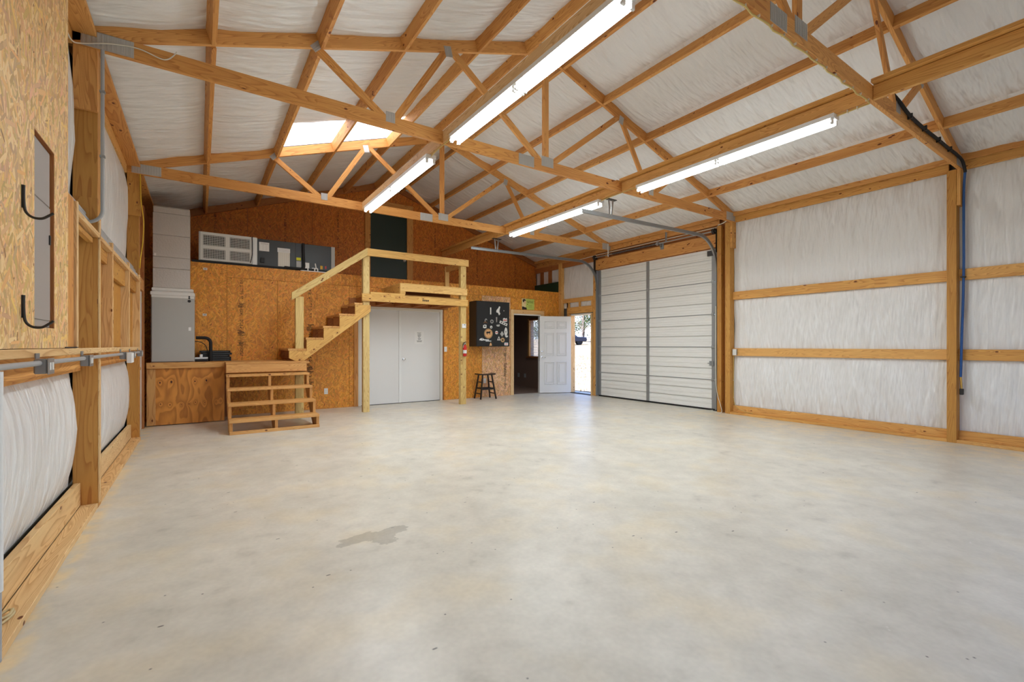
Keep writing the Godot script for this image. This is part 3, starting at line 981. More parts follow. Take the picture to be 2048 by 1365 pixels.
	var lf3 := B("leaf", d2, Vector3(3.99, 2.725, ZU - 0.03), Vector3(4.895, 4.585, ZU + 0.012), M.green_door)
	B("casing", d2, Vector3(3.865, 2.725, ZU - 0.0), Vector3(3.99, 4.73, ZU + 0.034), wood("purlin"))
	B("casing", d2, Vector3(4.895, 2.725, ZU - 0.0), Vector3(5.05, 4.73, ZU + 0.034), wood("purlin"))
	B("casing", d2, Vector3(3.99, 4.585, ZU - 0.0), Vector3(4.895, 4.73, ZU + 0.034), wood("purlin"))
	st = mb()
	lathe(st, [Vector2(0.0, 0.065), Vector2(0.024, 0.06), Vector2(0.028, 0.045), Vector2(0.012, 0.025), Vector2(0.012, 0.012), Vector2(0.032, 0.008), Vector2(0.033, 0.0)], Vector3(4.83, 3.36, ZU + 0.012), Vector3.BACK)
	obj("knob", lf3, st, M.chrome)
	# ---- opening to the dark office, its room and window
	var d3 := setting("door_3")
	B("casing", d3, Vector3(7.22, 0, 0.0), Vector3(7.315, 2.19, 0.02), wood("pale"))
	B("casing", d3, Vector3(7.315, 2.09, 0.0), Vector3(8.30, 2.19, 0.02), wood("pale"))
	B("casing", d3, Vector3(8.205, 0, 0.0), Vector3(8.30, 2.09, 0.02), wood("pale"))
	B("stop", d3, Vector3(7.28, 0, -0.11), Vector3(7.33, 2.09, -0.001), M.offwhite)
	B("stop", d3, Vector3(8.19, 0, -0.11), Vector3(8.205, 2.09, -0.001), M.offwhite)
	B("stop", d3, Vector3(7.33, 2.06, -0.11), Vector3(8.19, 2.10, -0.001), M.offwhite)
	var wo := setting("wall_office")
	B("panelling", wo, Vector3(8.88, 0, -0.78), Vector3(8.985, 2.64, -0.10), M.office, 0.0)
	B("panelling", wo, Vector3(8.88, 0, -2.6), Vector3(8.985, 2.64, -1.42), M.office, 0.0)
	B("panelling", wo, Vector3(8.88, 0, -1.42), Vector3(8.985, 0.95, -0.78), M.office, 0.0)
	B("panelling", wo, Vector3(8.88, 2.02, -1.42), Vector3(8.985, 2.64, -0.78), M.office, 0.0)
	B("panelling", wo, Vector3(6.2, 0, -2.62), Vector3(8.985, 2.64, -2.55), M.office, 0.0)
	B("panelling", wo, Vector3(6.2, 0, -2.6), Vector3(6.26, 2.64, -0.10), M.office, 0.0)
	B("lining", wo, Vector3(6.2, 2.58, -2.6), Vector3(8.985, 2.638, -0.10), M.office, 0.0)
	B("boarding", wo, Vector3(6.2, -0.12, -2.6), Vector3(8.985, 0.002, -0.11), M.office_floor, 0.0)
	var w1 := setting("window_1")
	B("frame", w1, Vector3(8.84, 0.95, -1.47), Vector3(8.90, 2.06, -1.41), wood("girt"))
	B("frame", w1, Vector3(8.84, 0.95, -0.79), Vector3(8.90, 2.06, -0.73), wood("girt"))
	B("frame", w1, Vector3(8.84, 2.02, -1.41), Vector3(8.90, 2.08, -0.79), wood("dark"))
	B("sill", w1, Vector3(8.80, 0.90, -1.50), Vector3(8.90, 0.945, -0.70), wood("dark"))
	B("pane", w1, Vector3(8.95, 0.95, -1.42), Vector3(8.955, 2.02, -0.78), M.glass, 0.0)
	var blind := Node3D.new()
	blind.name = "blind"
	w1.add_child(blind)
	for k in 30:
		var y := 0.975 + k * 0.034
		var q := mb()
		prism(q, PackedVector2Array([Vector2(-0.016, -0.009), Vector2(0.016, 0.007), Vector2(0.016, 0.009), Vector2(-0.016, -0.007)]), Transform3D(Basis.IDENTITY, Vector3(8.905, y, -1.40)), 0.60, Vector3.BACK, 0.0)
		obj("slat", blind, q, M.white)

	# ---- the side door's own leaf, swung in against the back wall
	var d5 := setting("door_5")
	var hinge := Vector3(8.885, 0.012, 0.435)
	var edge := Vector3(8.105, 0.012, 0.075)
	var dx := (edge - hinge).normalized()
	var dn := Vector3.UP.cross(dx).normalized()
	if dn.z < 0:
		dn = -dn
	var fr := Transform3D(Basis(-dx, Vector3.UP, (-dx).cross(Vector3.UP)), edge)
	if fr.basis.z.z < 0:
		dn = -fr.basis.z
	var lw := edge.distance_to(hinge)
	var lh := 2.035
	st = mb()
	prism(st, PackedVector2Array([Vector2(0, 0), Vector2(lw, 0), Vector2(lw, lh), Vector2(0, lh)]), fr.translated_local(Vector3(0, 0, -0.044)), 0.044, Vector3.UP, 0.002)
	var lf5 := obj("leaf", d5, st, M.door_white)
	var cols := [[0.13, 0.40], [0.47, 0.74]]
	for r in [[0.22, 0.82], [0.98, 1.60], [1.70, 1.90]]:
		for c in cols:
			var q := mb()
			# a raised moulding round each panel and the raised field
			for e in [[c[0], r[0], c[1], r[0] + 0.022], [c[0], r[1] - 0.022, c[1], r[1]], [c[0], r[0], c[0] + 0.022, r[1]], [c[1] - 0.022, r[0], c[1], r[1]]]:
				prism(q, PackedVector2Array([Vector2(e[0], e[1]), Vector2(e[2], e[1]), Vector2(e[2], e[3]), Vector2(e[0], e[3])]), fr, 0.016, Vector3.UP, 0.010)
			prism(q, PackedVector2Array([Vector2(c[0] + 0.055, r[0] + 0.055), Vector2(c[1] - 0.055, r[0] + 0.055), Vector2(c[1] - 0.055, r[1] - 0.055), Vector2(c[0] + 0.055, r[1] - 0.055)]), fr, 0.012, Vector3.UP, 0.011)
			obj("panel", lf5, q, M.door_white)
	st = mb()
	lathe(st, [Vector2(0.0, 0.03), Vector2(0.026, 0.028), Vector2(0.03, 0.0)], fr * Vector3(0.06, 1.09, 0), fr.basis.z)
	obj("deadbolt", lf5, st, M.chrome)
	st = mb()
	lathe(st, [Vector2(0.0, 0.012), Vector2(0.03, 0.01), Vector2(0.034, 0.0)], fr * Vector3(0.06, 0.95, 0), fr.basis.z)
	tube(st, [fr * Vector3(0.06, 0.95, 0.0), fr * Vector3(0.06, 0.95, 0.05), fr * Vector3(0.075, 0.948, 0.058), fr * Vector3(0.15, 0.94, 0.058)], 0.009, 8)
	obj("lever", lf5, st, M.chrome)
	B("latch_plate", lf5, Vector3(8.098, 0.86, 0.05), Vector3(8.104, 1.16, 0.075), M.galv, 0.001)

# ------------------------------------------------------------------ roof trusses, bracing boards, lamps
func gusset(parent: Node, c: Vector2, w: float, h: float, ang: float, z: float, ribs := 7):
	var st := mb()
	var ca := cos(ang)
	var sa := sin(ang)
	var fr := Transform3D(Basis(Vector3(ca, sa, 0), Vector3(-sa, ca, 0), Vector3.BACK), Vector3(c.x, c.y, z))
	prism(st, PackedVector2Array([Vector2(-w / 2, -h / 2), Vector2(w / 2, -h / 2), Vector2(w / 2, h / 2), Vector2(-w / 2, h / 2)]), fr, 0.002, Vector3.UP, 0.0005)
	for k in ribs:
		var x := -w / 2 + w * (k + 0.5) / ribs
		prism(st, PackedVector2Array([Vector2(x - w / ribs * 0.28, -h / 2 + 0.004), Vector2(x + w / ribs * 0.28, -h / 2 + 0.004), Vector2(x + w / ribs * 0.28, h / 2 - 0.004), Vector2(x - w / ribs * 0.28, h / 2 - 0.004)]), fr.translated_local(Vector3(0, 0, 0.0018)), 0.0035, Vector3.UP, 0.002)
	obj("gusset_plate", parent, st, M.plate)

func truss(z: float, label: String):
	var o := thing("roof_truss", label, "truss", Vector3(XC, HB, z + 0.02), "timber roof trusses")
	var z0 := z + 0.002
	var z1 := z + 0.04
	var yt := HB + 0.142
	var g := Vector3.RIGHT
	# bottom chord in two lengths that meet at the spliced plate
	Pz("bottom_chord", o, R2(-0.14, HB, 4.16, yt), z0, z1, g, wood("truss"))
	Pz("bottom_chord", o, R2(4.162, HB, 8.925, yt), z0, z1, g, wood("truss"))
	for s in [-1.0, 1.0]:
		var e := -0.14 if s < 0 else 8.925
		Pz("top_chord", o, [Vector2(e, tp(e) - 0.005), Vector2(XC, tp(XC) - 0.005), Vector2(XC, tp(XC) - 0.161), Vector2(e, maxf(tp(e) - 0.161, HB + 0.02))], z0, z1, Vector3(1, -0.338 * s, 0), wood("truss"))
	var web := func(a: Vector2, b: Vector2, w: float):
		var d := (b - a).normalized()
		var n := Vector2(-d.y, d.x) * w / 2
		Pz("web", o, [a + n, b + n, b - n, a - n], z0 + 0.001, z1 - 0.001, Vector3(d.x, d.y, 0), wood("truss"))
	var b1 := [2.325, 6.515]
	for s in 2:
		var m := func(x: float) -> float: return x if s == 0 else 2.0 * XC - x
		web.call(Vector2(m.call(1.585), tp(1.585) - 0.13), Vector2(m.call(2.27), HB + 0.10), 0.076)
		web.call(Vector2(m.call(2.37), HB + 0.10), Vector2(m.call(2.985), tp(2.985) - 0.13), 0.076)
		web.call(Vector2(m.call(3.045), tp(3.045) - 0.13), Vector2(m.call(4.35), HB + 0.10), 0.076)
	web.call(Vector2(XC, HB + 0.10), Vector2(XC, tp(XC) - 0.12), 0.089)
	# toothed plates
	gusset(o, Vector2(0.065, HB + 0.072), 0.315, 0.128, 0.0, z1, 11)
	gusset(o, Vector2(8.765, HB + 0.09), 0.32, 0.15, 0.0, z1, 9)
	gusset(o, Vector2(1.605, tp(1.605) - 0.125), 0.07, 0.14, -0.75, z1, 4)
	gusset(o, Vector2(2 * XC - 1.605, tp(1.605) - 0.125), 0.07, 0.14, 0.75, z1, 4)
	gusset(o, Vector2(3.0, tp(3.0) - 0.155), 0.09, 0.12, 0.25, z1, 4)
	gusset(o, Vector2(2 * XC - 3.0, tp(3.0) - 0.155), 0.09, 0.12, -0.25, z1, 4)
	gusset(o, Vector2(2.325, HB + 0.125), 0.10, 0.11, 0.0, z1, 4)
	gusset(o, Vector2(2 * XC - 2.325, HB + 0.125), 0.11, 0.11, 0.0, z1, 4)
	gusset(o, Vector2(XC + 0.02, HB + 0.125), 0.20, 0.13, 0.0, z1, 7)
	gusset(o, Vector2(4.10, HB + 0.071), 0.24, 0.138, 0.0, z1, 10)
	gusset(o, Vector2(XC, tp(XC) - 0.14), 0.24, 0.16, 0.0, z1, 8)

func trusses():
	truss(ZT1, "nearest timber roof truss, at upper right, with cable stapled along its bottom chord")
	truss(ZT2, "middle timber roof truss between the two rows of shop lights")
	truss(ZT3, "farthest timber roof truss, in front of the raised green door")
	var lab := [
		["brace_board", 2.93, ZT2 + 0.042, ZT1 - 0.002, "long pale brace board above the light in the middle of the near bay"],
		["brace_board", 2.93, ZT3 + 0.042, ZT2 - 0.002, "long pale brace board above the far middle light, lit by the skylight"]]
	for l in lab:
		var o := thing(l[0], l[4], "board", Vector3(l[1], HB, l[2]), "boards braced between the trusses")
		B("upright_board", o, Vector3(l[1], HB + 0.002, l[2]), Vector3(l[1] + 0.038, HB + 0.142, l[3]), wood("pale"))
	lab = [
		["brace_board", 5.846, ZT1 + 0.042, ZF - 0.01, "brace board running out of the frame at upper right, nearest the camera"],
		["brace_board", 5.846, ZT2 + 0.042, ZT1 - 0.002, "brace board with a flat cap above the near right-hand light"],
		["brace_board", 5.846, ZT3 + 0.042, ZT2 - 0.002, "brace board with a flat cap above the far right-hand light"],
		["brace_board", 5.846, ZU + 0.005, ZT3 - 0.002, "short brace board running from the last truss to the orange back wall"]]
	for l in lab:
		var o := thing(l[0], l[4], "board", Vector3(l[1], HB, l[2]), "boards braced between the trusses")
		B("upright_board", o, Vector3(l[1], HB + 0.003, l[2]), Vector3(l[1] + 0.038, HB + 0.138, l[3]), wood("girt"))
		B("cap_board", o, Vector3(l[1] - 0.05, HB + 0.143, l[2]), Vector3(l[1] + 0.09, HB + 0.181, l[3]), wood("girt"))

func shop_light(x: float, z0: float, z1: float, label: String):
	var o := thing("shop_light", label, "light", Vector3(x, HB - 0.06, (z0 + z1) / 2), "eight-foot fluorescent strip lights")
	var st := mb()
	# folded steel channel with a shallow ridge between the lamps
	prism(st, PackedVector2Array([Vector2(-0.062, 0.0), Vector2(0.062, 0.0), Vector2(0.062, -0.042), Vector2(0.022, -0.05), Vector2(-0.022, -0.05), Vector2(-0.062, -0.042)]), Transform3D(Basis.IDENTITY, Vector3(x, HB, z0)), z1 - z0, Vector3.BACK, 0.003)
	obj("channel", o, st, M.white)
	var zm := (z0 + z1) / 2
	for seg in [[z0 + 0.025, zm - 0.02], [zm + 0.02, z1 - 0.025]]:
		for s in [-1.0, 1.0]:
			st = mb()
			tube(st, [Vector3(x + s * 0.044, HB - 0.074, seg[0]), Vector3(x + s * 0.044, HB - 0.074, seg[1])], 0.019, 12)
			obj("lamp_tube", o, st, M.tube)
			for z in seg:
				B("lamp_holder", o, Vector3(x + s * 0.044 - 0.017, HB - 0.098, z - 0.012), Vector3(x + s * 0.044 + 0.017, HB - 0.045, z + 0.012), M.white, 0.004)
		var al := AreaLight3D.new()
		al.name = "tube_glow"
		al.area_size = Vector2(0.04, seg[1] - seg[0])
		al.light_energy = LAMP
		al.light_color = Color(0.94, 0.98, 1.0)
		al.area_range = 30.0
		al.shadow_enabled = true
		o.add_child(al, true)
		al.position = Vector3(x, HB - 0.078, (seg[0] + seg[1]) / 2) - ORG
		al.rotation = Vector3(-PI / 2, 0, 0)

const LAMP := 1.5
func lamps():
	shop_light(2.949, 5.24, 7.72, "twin-tube strip light hung across the top middle, the largest in view")
	shop_light(2.949, 2.12, 4.64, "twin-tube strip light in the far bay, ending in front of the green door")
	shop_light(5.865, 5.30, 7.78, "twin-tube strip light under the near right-hand brace board")
	shop_light(5.865, 2.04, 4.56, "twin-tube strip light in the far bay on the right, above the garage door track")
	# cables that feed them
	var c := thing("light_cable", "short cable joining the two middle strip lights under the truss", "cable", Vector3(2.95, HB, ZT2))
	T("cable_run", c, curve([Vector3(2.95, HB - 0.02, 4.64), Vector3(2.945, HB - 0.012, 4.80), Vector3(2.945, HB - 0.012, 5.1), Vector3(2.95, HB - 0.02, 5.24)]), 0.006, M.romex, 6)
	c = thing("light_cable", "short cable joining the two right-hand strip lights under the truss", "cable", Vector3(5.86, HB, ZT2))
	T("cable_run", c, curve([Vector3(5.865, HB - 0.02, 4.56), Vector3(5.86, HB - 0.012, 4.75), Vector3(5.86, HB - 0.012, 5.15), Vector3(5.865, HB - 0.02, 5.30)]), 0.006, M.romex, 6)
	# the stapled cable under the nearest truss
	c = thing("stapled_cable", "yellowish cable stapled along the underside of the nearest truss", "cable", Vector3(5.86, HB, ZT1))
	var pts := []
	for k in 30:
		var x := 3.0 + k * 0.098
		pts.append(Vector3(x, HB - 0.012 - 0.005 * absf(sin(k * 1.3)), ZT1 + 0.02 + 0.008 * sin(k * 2.1)))
	pts.append(Vector3(5.862, HB - 0.015, ZT1 + 0.01))
	pts.append(Vector3(5.862, HB - 0.015, ZT1 - 0.06))
	pts.append(Vector3(5.864, HB - 0.02, 7.78))
	T("cable_run", c, pts, 0.007, M.romex, 6)
	for k in 16:
		B("staple", c, Vector3(3.15 + k * 0.175, HB - 0.018, ZT1 + 0.006), Vector3(3.156 + k * 0.175, HB - 0.001, ZT1 + 0.036), M.wire, 0.001)
	for z in [7.95, 7.87]:
		B("staple", c, Vector3(5.85, HB - 0.03, z), Vector3(5.876, HB - 0.001, z + 0.008), M.wire, 0.001)
#PART3
# ------------------------------------------------------------------ the back of the room
func back_area():
	platform()
	stairs()
	hvac()
	cabinet()
	small_back()

func platform():
	var o := thing("platform", "low timber platform with knotty plywood front under the grey air handler", "platform", Vector3(1.1, 0, 0.5))
	var keep := US
	US = Vector2.ONE
	var pf := mb()
	box(pf, Vector3(0.0, 0.012, 0.62), Vector3(1.0, 0.91, 0.636), 0.001, 1, Vector2(1.0, 0.0))
	obj("plywood_front", o, pf, M.ply_front)
	US = keep
	B("front_trim", o, Vector3(-0.03, 0.905, 0.636), Vector3(1.0, 0.998, 0.674), wood("step"))
	B("side_trim", o, Vector3(-0.03, 0.012, 0.622), Vector3(0.082, 0.903, 0.640), wood("step"), 0.002, 1)
	B("deck_board", o, Vector3(-0.04, 0.962, 0.003), Vector3(1.0, 0.9995, 0.635), M.ply, 0.001)
	# the longer right half, where the two stairs meet
	for k in 8:
		B("deck_board", o, Vector3(1.002, 0.962, 0.004 + k * 0.141), Vector3(2.037 if k == 6 else 2.235, 1.0, 0.004 + k * 0.141 + 0.138), wood("step"))
	B("rim_board", o, Vector3(1.0, 0.82, 1.065), Vector3(2.2, 0.96, 1.10), wood("dark"))
	B("rim_board", o, Vector3(2.176, 0.82, 0.01), Vector3(2.21, 0.96, 1.063), wood("dark"))
	B("rim_board", o, Vector3(1.0, 0.82, 0.01), Vector3(1.038, 0.96, 1.063), wood("dark"))
	B("support_post", o, Vector3(1.005, 0, 0.02), Vector3(1.09, 0.82, 0.10), wood("dark"))

	o = thing("wooden_steps", "four open wooden steps standing on the floor in front of the platform", "steps", Vector3(1.6, 0, 1.6))
	var zs := [2.135, 1.865, 1.60, 1.335]
	var ys := [0.20, 0.405, 0.61, 0.81]
	for i in 4:
		B("tread", o, Vector3(1.0, ys[i] - 0.038, zs[i] - 0.15), Vector3(2.2, ys[i], zs[i]), wood("step"))
		B("tread", o, Vector3(1.0, ys[i] - 0.038, zs[i] - 0.295), Vector3(2.2, ys[i], zs[i] - 0.155), wood("step"))
	B("top_riser", o, Vector3(1.003, 0.83, 1.101), Vector3(2.19, 0.961, 1.135), wood("step"))
	for x in [1.002, 1.58, 2.158]:
		var pts := [Vector2(2.112, 0.0), Vector2(2.112, ys[0] - 0.039)]
		for i in 3:
			pts.append(Vector2(zs[i + 1] - 0.02, ys[i] - 0.039))
			pts.append(Vector2(zs[i + 1] - 0.02, ys[i + 1] - 0.039))
		pts.append(Vector2(1.12, ys[3] - 0.039))
		pts.append(Vector2(1.12, 0.58))
		pts.append(Vector2(1.82, 0.0))
		Px("stringer", o, pts, x, x + 0.04, Vector3(0, 0.6, -0.8), wood("step"), 0.002)
	B("floor_runner", o, Vector3(1.003, 0.0, 2.113), Vector3(2.197, 0.045, 2.15), wood("step"))

func stairs():
	var o := thing("staircase", "pale timber stair with open risers and a handrail rising to the landing", "staircase", Vector3(2.6, 1.0, 0.5))
	var ty := [1.215, 1.41, 1.622, 1.855, 2.07]
	var tx := [1.925, 2.211, 2.495, 2.772, 3.05]
	var poly := [Vector2(1.93, 1.177), Vector2(1.93, 1.05), Vector2(2.02, 1.001), Vector2(2.17, 1.001), Vector2(3.34, 1.915), Vector2(3.34, 2.035), Vector2(3.05, 2.031), Vector2(3.05, 1.816), Vector2(2.772, 1.816), Vector2(2.772, 1.583), Vector2(2.495, 1.583), Vector2(2.495, 1.371), Vector2(2.211, 1.371), Vector2(2.211, 1.177)]
	Pz("stringer", o, poly, 0.975, 1.013, Vector3(1, 0.77, 0), wood("fresh"))
	var inner := poly.duplicate()
	inner[4] = Vector2(3.19, 1.80)
	inner[5] = Vector2(3.19, 2.031)
	Pz("stringer", o, inner, 0.50, 0.538, Vector3(1, 0.77, 0), wood("dark"))
	Pz("stringer", o, inner, 0.03, 0.068, Vector3(1, 0.77, 0), wood("dark"))
	for i in 5:
		var b: float = tx[i + 1] + 0.0 if i < 4 else 3.19
		B("tread", o, Vector3(tx[i] - 0.012, ty[i] - 0.037, 0.02), Vector3((tx[i] + b) / 2, ty[i], 1.016), wood("step"))
		B("tread", o, Vector3((tx[i] + b) / 2 + 0.004, ty[i] - 0.037, 0.02), Vector3(b - 0.002, ty[i], 1.016), wood("step"))
	B("newel_post", o, Vector3(2.04, 0.0, 0.885), Vector3(2.172, 2.13, 0.972), wood("treated"))
	# the rail: sloping over the stair
	Pz("handrail", o, [Vector2(1.974, 2.053), Vector2(1.974, 2.190), Vector2(3.282, 3.122), Vector2(3.282, 2.970)], 0.973, 1.011, Vector3(1, 0.71, 0), wood("treated"))

	o = thing("landing", "timber landing on two posts in front of the double white doors", "landing", Vector3(4.3, 0, 0.5))
	B("post", o, Vector3(3.215, 0, 0.855), Vector3(3.338, 3.0, 0.953), wood("treated"), 0.004)
	B("post", o, Vector3(5.292, 0, 0.855), Vector3(5.425, 3.0, 0.953), wood("treated"), 0.004)
	B("rail", o, Vector3(3.284, 2.975, 0.955), Vector3(5.466, 3.115, 0.993), wood("fresh"))
	B("rail", o, Vector3(5.39, 2.975, 0.045), Vector3(5.428, 3.11, 0.953), wood("step"))
	B("wall_post", o, Vector3(5.37, 2.505, 0.01), Vector3(5.47, 3.1, 0.043), wood("fresh"))
	B("rim_board", o, Vector3(3.184, 2.112, 0.955), Vector3(5.448, 2.253, 0.995), wood("fresh"))
	B("rim_board", o, Vector3(3.20, 2.112, 0.003), Vector3(5.44, 2.253, 0.041), wood("dark"))
	for x in [3.342, 3.75, 4.15, 4.55, 4.95, 5.25]:
		B("joist", o, Vector3(x, 2.115, 0.042), Vector3(x + 0.037, 2.252, 0.853), wood("dark"))
	for k in 6:
		B("deck_board", o, Vector3(3.345, 2.254, 0.004 + k * 0.141), Vector3(5.288, 2.292, 0.004 + k * 0.141 + 0.138), wood("fresh"))
	B("deck_board", o, Vector3(3.345, 2.254, 0.853), Vector3(4.03, 2.292, 0.99), wood("fresh"))
	# the raised half in front of the green door
	B("step_board", o, Vector3(3.93, 2.345, 0.955), Vector3(5.43, 2.488, 0.993), wood("fresh"))
	B("step_board", o, Vector3(3.93, 2.293, 0.04), Vector3(3.968, 2.488, 0.953), wood("fresh"))
	B("step_board", o, Vector3(3.93, 2.293, 0.955), Vector3(4.04, 2.343, 0.993), wood("fresh"))
	B("back_board", o, Vector3(3.97, 2.293, 0.45), Vector3(5.28, 2.486, 0.488), wood("dark"))
	for k in 7:
		B("step_deck_board", o, Vector3(3.93, 2.489, 0.003 + k * 0.1418), Vector3(5.288 if k > 5 else 5.43, 2.507, 0.003 + k * 0.1418 + 0.139), wood("fresh"))
	var st := mb()
	for k in 4:
		box(st, Vector3(4.40 + k * 0.036, 2.165, 0.9951), Vector3(4.422 + k * 0.036, 2.20, 0.9956), 0.0)
		box(st, Vector3(4.398 + k * 0.036, 2.178 + 0.008 * (k % 2), 0.9951), Vector3(4.43 + k * 0.036, 2.186 + 0.008 * (k % 2), 0.9957), 0.0)
	obj("ink_mark", o, st, M.ink)

func hvac():
	var o := thing("air_handler", "tall grey air handler cabinet standing on the platform in the corner", "air handler", Vector3(0.3, 1.0, 0.3))
	B("cabinet", o, Vector3(0.02, 1.0, 0.03), Vector3(0.585, 2.06, 0.585), M.grey_box, 0.008)
	B("front_panel", o, Vector3(0.03, 1.012, 0.585), Vector3(0.575, 2.05, 0.60), M.grey_box, 0.006)
	B("sealant", o, Vector3(0.015, 2.055, 0.02), Vector3(0.59, 2.135, 0.605), M.offwhite, 0.018)
	B("tape", o, Vector3(0.028, 2.03, 0.598), Vector3(0.58, 2.066, 0.604), M.offwhite, 0.002)
	for p in [[1.99, 0.023], [2.038, 0.014], [2.064, 0.012]]:
		var st := mb()
		lathe(st, [Vector2(0.0, 0.006), Vector2(p[1], 0.006), Vector2(p[1], 0.0)], Vector3(0.514, p[0], 0.60), Vector3.BACK, 14)
		obj("port", o, st, M.black)
	B("warning_label", o, Vector3(0.505, 1.51, 0.60), Vector3(0.538, 1.565, 0.602), M.paper, 0.0)
	B("access_cover", o, Vector3(0.43, 1.965, 0.60), Vector3(0.545, 2.05, 0.6025), M.grey_box, 0.001)

	o = thing("supply_duct", "silver duct-board plenum rising from the air handler to the roof", "duct", Vector3(0.28, 2.135, 0.3))
	var ys := [2.15, 2.50, 2.68, 3.03, 3.38]
	B("duct_collar", o, Vector3(0.03, 2.136, 0.05), Vector3(0.57, 2.19, 0.585), M.offwhite, 0.012)
	for i in 4:
		B("duct_section", o, Vector3(0.045, ys[i] + 0.002 + (0.04 if i == 0 else 0.0), 0.06), Vector3(0.522, ys[i + 1] - 0.001, 0.575), M.foil, 0.006)
	Px("duct_top", o, [Vector2(0.06, 3.381), Vector2(0.575, 3.381), Vector2(0.575, 3.47), Vector2(0.52, 3.50), Vector2(0.06, 3.50)], 0.045, 0.522, Vector3.UP, M.foil, 0.01)
	B("duct_tag", o, Vector3(0.06, 2.69, 0.576), Vector3(0.085, 2.73, 0.579), M.paper, 0.001)

	o = thing("refrigerant_line", "black insulated pipe bending down beside the grey air handler", "pipe", Vector3(0.8, 1.0, 0.35))
	T("insulated_pipe", o, [Vector3(0.60, 1.40, 0.35), Vector3(0.70, 1.40, 0.35)] + arc(Vector3(0.72, 1.31, 0.35), Vector3.RIGHT, Vector3.UP, 0.09, PI / 2, 0, 8) + [Vector3(0.81, 1.2, 0.35), Vector3(0.81, 1.001, 0.35)], 0.026, M.black_rubber, 12)
	T("liquid_line", o, curve([Vector3(0.588, 1.34, 0.30), Vector3(0.68, 1.32, 0.31), Vector3(0.75, 1.24, 0.33), Vector3(0.775, 1.05, 0.34)]), 0.006, M.black_rubber, 8)
	o = thing("drain_pipe", "short white plastic drain fitting at the foot of the air handler", "pipe", Vector3(0.66, 1.0, 0.45))
	T("drain_run", o, [Vector3(0.588, 1.055, 0.45), Vector3(0.77, 1.055, 0.45)], 0.017, M.white, 12)
	T("drain_riser", o, [Vector3(0.675, 1.055, 0.45), Vector3(0.675, 1.12, 0.45)], 0.021, M.white, 12)
	B("drain_pad", o, Vector3(0.59, 1.001, 0.40), Vector3(0.77, 1.036, 0.5), M.black_rubber, 0.004)
	# stack of filters
	var words := ["lowest", "second from the bottom", "third from the bottom", "second from the top", "topmost"]
	for k in 5:
		var f := thing("air_filter", "flat black air filter, %s of the stack on the platform" % words[k], "filter", Vector3(0.95, 1.0 + k * 0.036, 0.2), "black filters stacked on the platform")
		var sh := 0.012 * (k % 2) - 0.01 * (k % 3)
		B("filter_frame", f, Vector3(0.66 + sh, 1.0005 + k * 0.036, 0.03), Vector3(1.11 + sh, 1.035 + k * 0.036, 0.305), M.black_rubber, 0.004)
		B("pleat_band", f, Vector3(0.69 + sh, 1.009 + k * 0.036, 0.305), Vector3(1.08 + sh, 1.026 + k * 0.036, 0.308), M.slate, 0.001)

	# the packaged unit on the ledge
	o = thing("air_conditioner", "long horizontal air conditioner on the ledge, white grille box and dark cabinet", "air conditioner", Vector3(1.8, 2.725, -0.35))
	B("drip_tray", o, Vector3(0.54, 2.728, -0.66), Vector3(2.28, 2.772, -0.015), M.black_rubber, 0.004)
	B("white_rail", o, Vector3(2.285, 2.729, -0.60), Vector3(2.96, 2.748, -0.012), M.white, 0.003)
	B("grille_box", o, Vector3(0.64, 2.773, -0.62), Vector3(1.46, 3.288, -0.062), M.offwhite, 0.006)
	B("flange", o, Vector3(1.462, 2.775, -0.62), Vector3(1.545, 3.285, -0.05), M.white, 0.01)
	var cols := [[0.705, 1.035], [1.107, 1.424]]
	var rows := [[2.818, 2.988], [3.051, 3.232]]
	B("grille_frame", o, Vector3(0.66, 2.785, -0.062), Vector3(1.455, 2.817, -0.045), M.offwhite, 0.002)
	B("grille_frame", o, Vector3(0.66, 2.989, -0.062), Vector3(1.455, 3.050, -0.045), M.offwhite, 0.002)
	B("grille_frame", o, Vector3(0.66, 3.233, -0.062), Vector3(1.455, 3.283, -0.045), M.offwhite, 0.002)
	for r in rows:
		for e in [[0.66, 0.705], [1.035, 1.107], [1.424, 1.455]]:
			B("grille_frame", o, Vector3(e[0], r[0] - 0.001, -0.062), Vector3(e[1], r[1] + 0.001, -0.0455), M.offwhite, 0.002)
		for c in cols:
			B("grille_core", o, Vector3(c[0], r[0], -0.0615), Vector3(c[1], r[1], -0.060), M.black, 0.0)
			var st := mb()
			var n := 13
			for k in n:
				var x: float = lerpf(c[0], c[1], (k + 0.5) / n)
				box(st, Vector3(x - 0.0032, r[0], -0.06), Vector3(x + 0.0032, r[1], -0.048), 0.0)
			for k in 6:
				var y: float = lerpf(r[0], r[1], (k + 0.5) / 6.0)
				box(st, Vector3(c[0], y - 0.003, -0.0595), Vector3(c[1], y + 0.003, -0.054), 0.0)
			var gr := obj("grille_louvers", o, st, M.offwhite)
			gr.set_meta("kind", "stuff")
	B("dark_cabinet", o, Vector3(1.546, 2.775, -0.62), Vector3(2.20, 3.275, -0.06), M.slate, 0.006)
	B("dark_cabinet", o, Vector3(2.203, 2.775, -0.62), Vector3(2.86, 3.272, -0.052), M.slate, 0.006)
	B("end_flange", o, Vector3(2.862, 2.775, -0.62), Vector3(2.935, 3.272, -0.045), M.grey_box, 0.004)
	var lb := mb()
	B("label_sheet", o, Vector3(1.575, 3.05, -0.06), Vector3(1.745, 3.215, -0.058), M.paper, 0.0)
	B("label_sheet", o, Vector3(1.885, 3.06, -0.06), Vector3(2.105, 3.142, -0.0578), M.paper, 0.0)
	B("label_sheet", o, Vector3(1.895, 2.79, -0.06), Vector3(2.10, 3.059, -0.058), M.cream, 0.0)
